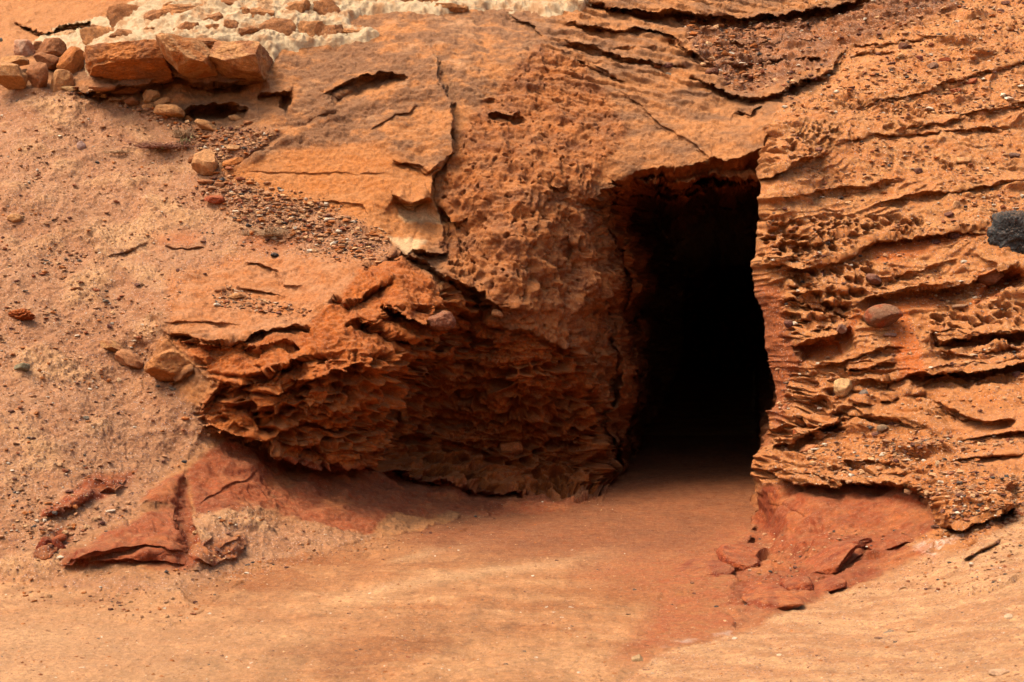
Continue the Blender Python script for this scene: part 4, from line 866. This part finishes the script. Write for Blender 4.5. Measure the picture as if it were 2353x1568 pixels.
# ------------------------------------------------------------------ named rocks
TAN, ORG, BRN, GRY, BLK, PAL_, RED_, PUR = C(212,144,90), C(204,118,58), C(176,108,66), C(136,116,98), C(70,64,62), C(236,184,138), C(176,82,46), C(122,72,60)
RD1, RD2, RD3 = C(176,80,40), C(150,62,34), C(192,98,50)
SM = dict(level=5, planes=4, rough=.055, col2=RD2, vary=.10)
R = [
 ('sandstone_block','block','big pitted sandstone block, leftmost of the three at the foot of the mortared wall',300,156,180,86,ORG,dict(depth=.8,sink=.36,boxy=.8,planes=6,rough=.10,level=5,tilt=6,col2=BRN)),
 ('sandstone_block','block','squared sandstone block in the middle of the three under the mortared wall',452,151,98,70,TAN,dict(depth=.9,sink=.15,boxy=.9,planes=7,rough=.05,level=5,tilt=-2,col2=ORG)),
 ('sandstone_block','block','sandstone block with jagged right end, rightmost of the three under the mortared wall',563,152,102,64,TAN,dict(depth=.8,sink=.2,boxy=.92,planes=7,rough=.06,level=5,tilt=-4,col2=BRN)),
 ('stacked_stone','stone','large squared tan stone at the bottom left of the dry stacked stones',40,186,78,54,TAN,dict(boxy=.7,level=4,fwd=.15)),
 ('stacked_stone','stone','upright rounded stone leaning right of the large squared stacked stone',99,182,46,64,BRN,dict(boxy=.4,tilt=-22,level=4,fwd=.12)),
 ('stacked_stone','stone','flat humped stone lying on the large squared stacked stone',52,150,62,24,TAN,dict(boxy=.4,level=4,fwd=.2)),
 ('stacked_stone','stone','pinkish stone with a white stain behind the humped stacked stone',62,122,56,46,C(214,142,104),dict(boxy=.5,level=4,fwd=.05,col2=C(226,170,136))),
 ('stacked_stone','stone','dark brown oval stone in the middle of the dry stacked stones',124,154,60,32,BRN,dict(boxy=.2,tilt=-10,level=4,fwd=.15)),
 ('stacked_stone','stone','rough brown stone on top of the dry stack beside the mortar',128,120,64,48,BRN,dict(boxy=.3,tilt=18,level=4,fwd=.1)),
 ('stacked_stone','stone','smooth orange stone leaning at the right end of the dry stack',180,152,46,62,ORG,dict(boxy=.6,tilt=-28,level=4,fwd=.15)),
 ('stacked_stone','stone','pale mortared stone at the bottom right of the dry stack',146,190,50,52,TAN,dict(boxy=.6,level=4,fwd=.05)),
 ('stacked_stone','stone','brown stone cut by the left edge of the photo beside the stack',-4,186,24,46,BRN,dict(boxy=.5,fwd=.1)),
 ('stacked_stone','stone','small stone wedged at the top of the dry stack under the mortar edge',96,110,24,22,BRN,dict(fwd=.1)),
 ('flat_stone','stone','thin pale flat stone lying under the right end of the dry stack',160,208,34,12,C(220,166,112),dict(boxy=.5)),
 ('rubble_rock','rock','long brown rubble rock under the big pitted block',297,214,68,24,BRN,dict(boxy=.4,level=4)),
 ('rubble_rock','rock','low flat rubble rock left of the long brown one under the blocks',240,204,60,18,BRN,dict(boxy=.5)),
 ('rubble_rock','rock','pale rounded rubble rock sitting before the sandy niche',349,228,44,30,C(222,154,98),dict(level=4,boxy=.3)),
 ('rubble_rock','rock','brown rubble rock below the long brown one at the niche',303,235,34,20,BRN,{}),
 ('rubble_rock','rock','small tan rubble rock right of the pale rounded one',377,239,36,17,TAN,dict(tilt=12)),
 ('rubble_rock','rock','little rubble rock below the pale rounded one',341,249,26,14,TAN,{}),
 ('rubble_rock','rock','long tan slab below the niche at the left end of the dark hollow',390,256,68,26,TAN,dict(boxy=.5,tilt=-8,level=4)),
 ('rubble_rock','rock','small angular rock at the left end of the dark hollow',436,272,28,22,ORG,dict(tilt=-30)),
 ('rubble_rock','rock','pale tan slab just below the angular rock at the dark hollow',476,288,54,22,TAN,dict(boxy=.5,tilt=-18)),
 ('rubble_rock','rock','small pale rock lying inside the mouth of the dark hollow',543,269,36,16,TAN,dict(tilt=-10)),
 ('rubble_rock','rock','small brown rock below the pale rock in the dark hollow',566,279,24,9,BRN,{}),
 ('slope_rock','rock','light flat rock among the chips between shrub and orange face',535,341,38,16,C(222,156,104),{}),
 ('slope_rock','rock','upright triangular slab at the left tip of the orange rock face',481,374,58,56,C(210,142,90),dict(boxy=.4,level=4,tilt=-20,fwd=.04)),
 ('slope_rock','rock','smooth orange rock right of the upright triangular slab',539,378,50,26,ORG,dict(boxy=.5,level=4,tilt=8)),
 ('slope_rock','rock','small brown rock left of the upright triangular slab',440,360,24,16,BRN,dict(tilt=30)),
 ('slope_rock','rock','small dark brown rock under the tip of the orange rock face',505,425,22,14,BRN,{}),
 ('slope_rock','rock','flat reddish rock left of the small dark rock below the slab',476,419,40,12,C(196,120,76),{}),
 ('slope_rock','rock','red brown rock in the rubble above the dry bush',494,466,46,20,RED_,{}),
 ('slope_rock','rock','pinkish pale speckled rock on the upper left slope',187,336,18,22,C(214,164,144),{}),
 ('slope_rock','rock','round tan stone half sunk at the left edge of the slope',35,506,32,20,TAN,dict(boxy=0,planes=3)),
 ('porous_rock','rock','porous orange rock full of holes on the left slope',54,729,58,28,C(192,92,36),dict(pits=.35,level=4,rough=.12)),
 ('slope_rock','rock','upper of the two tan rocks lying together on the left slope',257,800,52,30,C(200,136,84),dict(level=4,boxy=.4,tilt=-18,col2=BRN)),
 ('slope_rock','rock','lower of the two tan rocks lying together on the left slope',299,833,60,34,C(200,128,82),dict(level=4,boxy=.5,tilt=-30)),
 ('slope_rock','rock','grey green stone on the lower left slope',51,852,32,21,C(146,128,98),dict(level=4,boxy=.2)),
 ('boulder','boulder','furrowed orange boulder bulging at the left end of the honeycombed rock',400,838,106,66,C(206,128,72),dict(level=4,boxy=.3,sink=.45,rough=.12,planes=5,depth=.4)),
 ('pebble','pebble','pale blue grey oblong pebble on the middle of the left slope',244,695,13,7,GRY,{}),
 ('pebble','pebble','dark purple pebble just below the oblong pale pebble',251,750,13,10,PUR,{}),
 ('slope_rock','rock','dark flat lump of earth on the slope right of the porous rock',174,671,30,10,BRN,{}),
 ('slope_rock','rock','tan stone in the rubble on the flat top above the honeycomb',545,678,36,14,TAN,{}),
 ('slope_rock','rock','dark brown rock in the rubble on the flat top above the honeycomb',508,668,30,14,BRN,{}),
 ('pebble','pebble','black rounded pebble on the chips below the dry bush',630,586,17,12,BLK,dict(boxy=0,planes=3)),
 ('pebble','pebble','orange flat chip on the sandy chute below the furrowed boulder',426,960,20,7,C(214,120,60),{}),
 ('pebble','pebble','dark pebble at the top of the red rock on the left',425,1058,15,8,BLK,{}),
 ('pebble','pebble','white angular chip below the two tan rocks',273,878,9,14,PAL_,dict(tilt=20)),
 ('pebble','pebble','dark brown pebble near the lower left edge of the slope',37,991,10,9,PUR,{}),
 ('pebble','pebble','grey pebble on the lower left slope under the sandy chute',197,961,13,10,GRY,{}),
 ('pebble','pebble','slate grey pointed chip at the edge of the sandy chute',400,896,20,8,GRY,dict(tilt=-25)),
 ('embedded_stone','stone','pale angular stone stuck in the dark honeycomb near the wall foot',1192,1030,50,36,C(210,120,64),dict(level=4,boxy=.4,fwd=.06)),
 ('embedded_stone','stone','smooth pale oval stone in the cleft above the dark honeycomb wall',1147,722,26,18,C(214,136,84),dict(boxy=0,planes=2,tilt=-25,fwd=.08)),
 ('embedded_stone','stone','rough purple brown nodule at the corner of the honeycombed block',1004,738,56,42,C(160,96,68),dict(level=4,rough=.12,fwd=.05)),
 ('boulder','boulder','dark grey lumpy lava boulder at the right edge of the cliff',2318,544,96,94,C(84,80,78),dict(level=5,boxy=.1,planes=9,rough=.22,sink=.28,tilt=20,col2=C(58,54,52),vary=.2)),
 ('boulder','boulder','round half buried boulder, grey on top and rusty at the side',2022,732,80,50,C(150,100,72),dict(level=4,boxy=0,planes=2,rough=.05,sink=.3,col2=C(168,84,50))),
 ('boulder','boulder','brown boulder bulging above the orange recess near the right edge',2270,630,56,40,C(158,100,72),dict(level=4,boxy=.1,planes=3,sink=.35)),
 ('cliff_rock','rock','pale wedge shaped rock resting on the ledge by the tunnel corner',1932,886,42,38,C(232,174,118),dict(level=4,boxy=.3,tilt=35,fwd=.04)),
 ('cliff_rock','rock','small blue grey upright stone right of the pale wedge rock',1984,909,24,24,C(124,108,98),dict(tilt=20,boxy=.1,planes=4)),
 ('cliff_rock','rock','purple stone set in the honeycomb above the round boulder',2006,642,36,26,C(146,92,72),dict(sink=.4)),
 ('cliff_rock','rock','brown stone in the long crack left of the grey lava boulder',2190,545,28,18,PUR,{}),
 ('cliff_rock','rock','smaller brown stone in the long crack nearer the tunnel',2150,556,20,14,PUR,{}),
 ('cliff_rock','rock','dark purple stone at the right edge above the bottom slope',2344,872,24,18,PUR,{}),
 ('cliff_rock','rock','flat grey brown slab below the brown boulder near the right edge',2205,706,34,12,C(158,112,82),{}),
 ('cliff_rock','rock','flat mauve slab just below the round half buried boulder',2044,769,28,10,C(170,118,96),{}),
 ('cliff_rock','rock','dark purple stone on the corner of the honeycomb face',1812,746,22,16,PUR,dict(sink=.3)),
 ('cliff_rock','rock','grey brown stone jammed over the orange recess',1931,755,24,20,C(150,100,78),{}),
 ('cliff_rock','rock','curled orange rock on the shelf beside the tunnel foot',1860,1032,42,20,C(224,134,84),dict(tilt=20)),
 ('cliff_rock','rock','rusty rock tucked under the pitted lump by the tunnel',1828,992,28,16,C(186,88,44),{}),
 ('cliff_rock','rock','grey stone among the chips on the lower right shelf',2036,993,24,16,C(160,124,94),{}),
 ('cliff_rock','rock','dark mauve flat stone left of the grey stone on the lower shelf',2017,1001,22,10,PUR,{}),
 ('cliff_rock','rock','pale pebble standing at the top of the chips near the hanging block',2164,1072,13,15,PAL_,dict(tilt=40)),
 ('cliff_rock','rock','dark stone at the foot of the wall below the hanging block',2152,1213,24,9,C(120,78,58),{}),
 ('cliff_rock','rock','white rounded pebble on the hanging block',2270,1144,12,8,PAL_,{}),
 ('cliff_rock','rock','dark stone lying at the foot of the red wall',2052,1210,10,7,BLK,{}),
 ('cliff_rock','rock','big dark brown stone on the upper ledge of the right hill',2076,116,32,24,C(120,72,52),dict(level=4,boxy=.4)),
 ('cliff_rock','rock','red brown stone right of the big dark one on the upper right hill',2111,138,20,15,C(136,70,50),{}),
 ('cliff_rock','rock','grey round stone on the upper right hill, right of two brown ones',2142,153,24,18,C(150,104,80),dict(boxy=0,planes=3)),
 ('cliff_rock','rock','rusty ragged stone at the right end of the row on the upper right hill',2168,142,30,13,C(176,84,48),{}),
 ('cliff_rock','rock','dark round stone with an orange one at its side above the lintel',1533,161,28,17,C(112,62,48),dict(boxy=0,planes=4)),
 ('cliff_rock','rock','flat orange stone left of the dark round stone above the lintel',1507,159,20,10,C(210,116,66),{}),
 ('cliff_rock','rock','tiny grey stone under the dark round stone above the lintel',1534,170,13,8,GRY,{}),
 ('cliff_rock','rock','brown angular stone at the left of the V shaped ledge',1632,171,28,20,C(124,72,52),dict(boxy=.4)),
 ('cliff_rock','rock','dark grey stone near the right edge of the upper cliff',2329,355,26,14,C(130,92,76),{}),
 ('cliff_rock','rock','dark brown stone in the smooth band right of the cracked crust',2109,392,20,14,C(120,72,54),{}),
 ('cliff_rock','rock','brown stone at the very top right corner',2310,6,20,14,C(124,74,56),{}),
 ('cliff_rock','rock','mauve stone just below the top right corner stone',2297,24,18,13,C(146,92,72),{}),
 ('cliff_rock','rock','small dark stone at the top of the right hill, left of the corner',2100,17,17,10,C(116,70,54),{}),
 ('cliff_rock','rock','flat red slab high on the right hill under the top edge',2056,34,26,10,C(176,86,54),{}),
 ('cliff_rock','rock','flat red slab on the right hill below the row of stones',2190,202,36,12,C(190,98,60),dict(tilt=14)),
 ('cliff_rock','rock','flat red slab right of and above the other red slab on the hill',2230,188,34,12,C(184,92,56),dict(tilt=14)),
 ('cliff_rock','rock','upright pale flake in the middle of the right cliff',2194,472,14,26,C(224,158,106),dict(tilt=-20)),
 ('cliff_rock','rock','brown stone below the upright pale flake',2180,490,22,12,PUR,{}),
 ('cliff_rock','rock','light tan flat stone in the smooth band of the right cliff',2208,372,38,14,C(216,148,96),{}),
 ('cliff_rock','rock','small mauve stone in the crust corner above the tunnel edge',1873,348,18,12,C(150,92,72),{}),
 ('cliff_rock','rock','long tan flake beside the grey lava boulder',2253,532,40,9,C(220,146,92),{}),
 ('path_stone','stone','pale tan stone alone at the bottom edge of the path',1463,1512,28,24,C(204,160,116),dict(level=4,boxy=.4,sink=.1)),
 ('path_stone','stone','small white stone at the edge of the sand bank',1690,1464,15,9,C(246,214,186),dict(sink=.15)),
 ('path_stone','stone','black pebble on the ground left of the red rock toe',1645,1393,10,7,BLK,{}),
 ('path_stone','stone','dark pebble in the middle of the path under the tunnel',1458,1351,10,6,BLK,{}),
 ('path_stone','stone','dark pebble nearest the centre of the path',1444,1410,13,6,C(96,60,44),{}),
 ('path_stone','stone','lone dark chip on the pale path left of centre',272,1386,15,6,C(96,50,34),{}),
 ('path_stone','stone','tiny dark chip just above the lone chip on the path',409,1362,7,5,C(80,40,30),{}),
 ('bank_stone','stone','blurred blue grey stone on the sand bank',2042,1452,26,12,C(150,128,108),{}),
 ('bank_stone','stone','blurred brown stone beside the blue grey one on the sand bank',2018,1468,20,10,C(130,86,66),{}),
 ('bank_stone','stone','pale pinkish stone low on the sand bank at the right',2292,1545,44,20,C(236,178,136),{}),
 ('bank_stone','stone','flat orange stone on the sand bank above the blue grey one',2094,1450,22,9,C(232,164,112),{}),
 ('bank_stone','stone','white stone high on the sand bank near the right edge',2318,1420,22,14,C(244,196,156),{}),
 ('bank_stone','stone','small white chip on the left part of the sand bank',1790,1508,12,6,C(246,206,170),{}),
]
for (nm, cat, lab, u, v, w, h, cc, kw) in R:
    rock(nm, cat, lab, u, v, w, h, cc, **kw)
RID[0] = 111
RED = [
 ('red_rock','rock','cracked red rock block at the left of the toe beside the sand bank',1762,1372,92,34,RD1,dict(SM,boxy=.5,depth=.4,sink=.45,tilt=10)),
 ('red_rock','rock','dark cracked red rock block in the middle of the toe by the sand bank',1832,1350,66,48,RD2,dict(SM,boxy=.6,depth=.36,sink=.45,tilt=18,col2=RD1)),
 ('red_rock','rock','tapering red rock tongue at the right of the toe by the sand bank',1890,1352,96,28,RD1,dict(SM,boxy=.4,depth=.34,sink=.42,tilt=24)),
 ('red_rock','rock','flat red rock slab lowest in front of the red toe',1772,1394,120,18,RD3,dict(SM,boxy=.5,depth=.36,sink=.40,tilt=4)),
 ('red_rock','rock','long sloping red rock ridge above the crack on the right red wall',1905,1306,150,36,RD1,dict(SM,boxy=.3,depth=.5,sink=.70,tilt=28)),
 ('red_rock','rock','rounded red rock foot bulging onto the path at the tunnel side',1702,1300,92,64,RD1,dict(SM,boxy=.1,depth=.6,sink=.72,tilt=-20)),
 ('red_rock','rock','low smooth red rock swelling on the path left of the rounded foot',1610,1312,150,22,C(178,92,50),dict(SM,boxy=.1,depth=.6,sink=.62,tilt=6)),
 ('red_rock','rock','small red knob under the crack in the right red wall',1966,1252,70,24,RD2,dict(SM,boxy=.4,depth=.3,sink=.6,tilt=12)),
 ('red_rock','rock','small upright red rock at the far left tip of the outcrop',98,1252,30,44,RD2,dict(level=4,sink=.5,tilt=-20)),
 ('red_rock','rock','small red rock flake right of the upright one at the outcrop tip',134,1266,26,40,RD2,dict(level=4,sink=.5,tilt=30)),
 ('red_rock','rock','small red rock above the two others at the outcrop tip',146,1232,36,18,RD1,dict(level=4,sink=.5,tilt=25)),
]
for (nm, cat, lab, u, v, w, h, cc, kw) in RED:
    rock(nm, cat, lab, u, v, w, h, cc, **kw)
print('rocks', time.time() - T0)
# ------------------------------------------------------------------ dry plants, stick, pole
def plain(name, colr, rough=.8):
    m = bpy.data.materials.new(name); m.use_nodes = True; b = m.node_tree.nodes['Principled BSDF']; b.inputs['Roughness'].default_value = rough
    n = m.node_tree.nodes.new('ShaderNodeTexNoise'); n.inputs['Scale'].default_value = 60; n.inputs['Detail'].default_value = 5
    r = m.node_tree.nodes.new('ShaderNodeValToRGB'); r.color_ramp.elements[0].color = tuple(np.array(colr) * .55) + (1,); r.color_ramp.elements[1].color = tuple(np.array(colr) * 1.35) + (1,)
    r.color_ramp.elements[0].position = .35; r.color_ramp.elements[1].position = .65
    m.node_tree.links.new(n.outputs['Fac'], r.inputs[0]); m.node_tree.links.new(r.outputs[0], b.inputs['Base Color']); return m
M_TWIG = plain('dry_twig', C(176,128,84)); M_TWIGR = plain('brown_twig', C(150,88,56)); M_GREEN = plain('dull_leaf', C(128,118,56)); M_WOOD = plain('grey_wood', C(120,108,88)); M_STRAW = plain('straw', C(226,180,140))
def tube_mesh(paths, r0, r1, sides=4):
    co = []; fc = []
    for p in paths:
        p = np.asarray(p); n = len(p); b = len(co)
        for i in range(n):
            t = p[min(i + 1, n - 1)] - p[max(i - 1, 0)]; t /= np.linalg.norm(t) + 1e-9
            a = np.cross(t, [.3, .2, 1]); a /= np.linalg.norm(a) + 1e-9; c = np.cross(t, a); r = r0 + (r1 - r0) * i / (n - 1)
            for s in range(sides):
                an = 6.2832 * s / sides; co.append(p[i] + r * (math.cos(an) * a + math.sin(an) * c))
        for i in range(n - 1):
            for s in range(sides):
                q = b + i * sides; s2 = (s + 1) % sides; fc.append((q + s, q + s2, q + sides + s2, q + sides + s))
        fc.append(tuple(b + (n - 1) * sides + s for s in range(4)) if sides == 4 else fc[-1]); fc.append(tuple(b + s for s in (3, 2, 1, 0)))
    return np.array(co), np.array(fc)
def shrub(name, label, u, v, w, h, mat, seed, n=90, leaf=None):
    rs = np.random.default_rng(seed); p, nn = surf(u, v); s = p[1] / FL; W = w * s / 2; Hh = h * s * 1.5
    paths = []; tips = []
    for i in range(n):
        a = rs.uniform(0, 6.28); L = rs.uniform(.5, 1.); base = np.array([rs.normal() * W * .35, rs.normal() * W * .25, 0])
        d = np.array([math.cos(a) * W * .8, math.sin(a) * W * .6, Hh * rs.uniform(.5, 1.1)]) * L
        k = np.linspace(0, 1, 6)[:, None]; bend = np.array([rs.normal(), rs.normal(), -.6]) * W * .3
        pp = base + d * k + bend * k ** 2 + rs.normal(size=(6, 3)) * W * .04 * k
        paths.append(pp); tips.append(pp[3:])
    co, fc = tube_mesh(paths, .0042, .002)
    root = bpy.data.objects.new(name, None); col_scene.objects.link(root); root.location = p + np.array([0, -.03, .015]); tag(root, label, 'shrub')
    mesh_obj('twigs', co, fc, mat, parent=root)
    if leaf:
        T = np.concatenate(tips); T = T[rs.random(len(T)) < leaf]; q = []; f = []
        for t in T:
            a, b = rs.normal(size=3) * .009, rs.normal(size=3) * .006; k = len(q); q += [t - a, t + b, t + a, t - b]; f.append((k, k + 1, k + 2, k + 3))
        mesh_obj('leaves', q, f, M_GREEN, parent=root)
shrub('dry_shrub', 'grey dry bush on the stone chips below the orange rock face', 626, 548, 66, 22, M_TWIG, 1, 140)
shrub('dry_shrub', 'low brown heather like bush trailing across the upper slope', 372, 342, 120, 16, M_TWIGR, 2, 220, .05)
shrub('dry_shrub', 'grey brown tuft above the trailing brown bush', 420, 318, 54, 26, M_TWIG, 3, 90)
shrub('dry_shrub', 'small dull green tuft at the right end of the trailing bush', 424, 338, 26, 18, M_TWIGR, 4, 40, .6)
shrub('dry_shrub', 'thin grey tuft on the slope left of the trailing bush', 273, 352, 54, 10, M_TWIG, 5, 50)
shrub('dry_shrub', 'tiny dry tuft on the slope by the left of the big grey bush', 566, 548, 20, 12, M_TWIG, 6, 25)
shrub('dry_shrub', 'tiny green sprig under the big pitted block', 256, 226, 10, 18, M_TWIG, 7, 14, .6)
shrub('dry_shrub', 'thin grey straws beside the rubble under the blocks', 276, 236, 40, 8, M_TWIG, 8, 30)
def stick(name, label, cat, a, b, r, mat, lift=.01, seg=6, wob=.004):
    rs = np.random.default_rng(int(a[0]) + 99); pa, _ = surf(*a); pb, _ = surf(*b)
    k = np.linspace(0, 1, seg)[:, None]; pp = pa * (1 - k) + pb * k + np.array([0, -lift, lift]) + rs.normal(size=(seg, 3)) * wob
    co, fc = tube_mesh([pp - pp[0]], r, r * .7); o = mesh_obj(name, co, fc, mat); o.location = pp[0]; tag(o, label, cat)
stick('straw_stalk', 'bleached straw stalk lying on the lower left slope', 'stalk', (95, 866), (121, 868), .005, M_STRAW, .015)
stick('wooden_pole', 'end of a weathered grey wooden pole at the left edge by the stacked stones', 'pole', (-40, 166), (20, 150), .035, M_WOOD, .25, 5, .004)
stick('twig', 'thin pale twig on the rubble above the honeycomb', 'twig', (538, 669), (556, 674), .004, M_STRAW, .015)
# ------------------------------------------------------------------ light, sky, camera
SUN_EL, SUN_AZ = 62, -112      # azimuth: 0 = straight ahead (+Y), negative = to the left
w = bpy.data.worlds.new('World'); bpy.context.scene.world = w; w.use_nodes = True; nt = w.node_tree
sky = nt.nodes.new('ShaderNodeTexSky'); sky.sky_type = 'NISHITA'; sky.sun_disc = False
sky.sun_elevation = math.radians(SUN_EL); sky.sun_rotation = math.radians(SUN_AZ); sky.dust_density = 4; sky.air_density = 1.0; sky.ozone_density = .6
nt.links.new(sky.outputs[0], nt.nodes['Background'].inputs[0]); nt.nodes['Background'].inputs[1].default_value = .15
sl = bpy.data.lights.new('sun', 'SUN'); sl.energy = 2.0; sl.angle = math.radians(32); sl.color = (1, .93, .84)
so = bpy.data.objects.new('sun', sl); col_scene.objects.link(so)
az = math.radians(SUN_AZ); el = math.radians(SUN_EL)
dv = np.array([math.sin(az) * math.cos(el), math.cos(az) * math.cos(el), math.sin(el)])
from mathutils import Vector
so.rotation_euler = Vector(dv).to_track_quat('Z', 'Y').to_euler()
cam = bpy.data.cameras.new('camera'); co_ = bpy.data.objects.new('camera', cam); col_scene.objects.link(co_)
co_.location = (0, 0, EH); co_.rotation_euler = (math.pi / 2, 0, 0)
cam.sensor_width = 36; cam.lens = FL / 2353 * 36; cam.shift_y = -(784 - HV) / 2353; cam.clip_end = 5000; cam.clip_start = .1
cam.dof.use_dof = True; cam.dof.focus_distance = 12.5; cam.dof.aperture_fstop = 5.6
sc = bpy.context.scene; sc.camera = co_
sc.view_settings.view_transform = 'Standard'; sc.view_settings.look = 'None'; sc.view_settings.exposure = 1.55; sc.view_settings.gamma = 1
sc.render.engine = 'CYCLES'; sc.cycles.max_bounces = 8; sc.cycles.diffuse_bounces = 5
print('done', time.time() - T0)
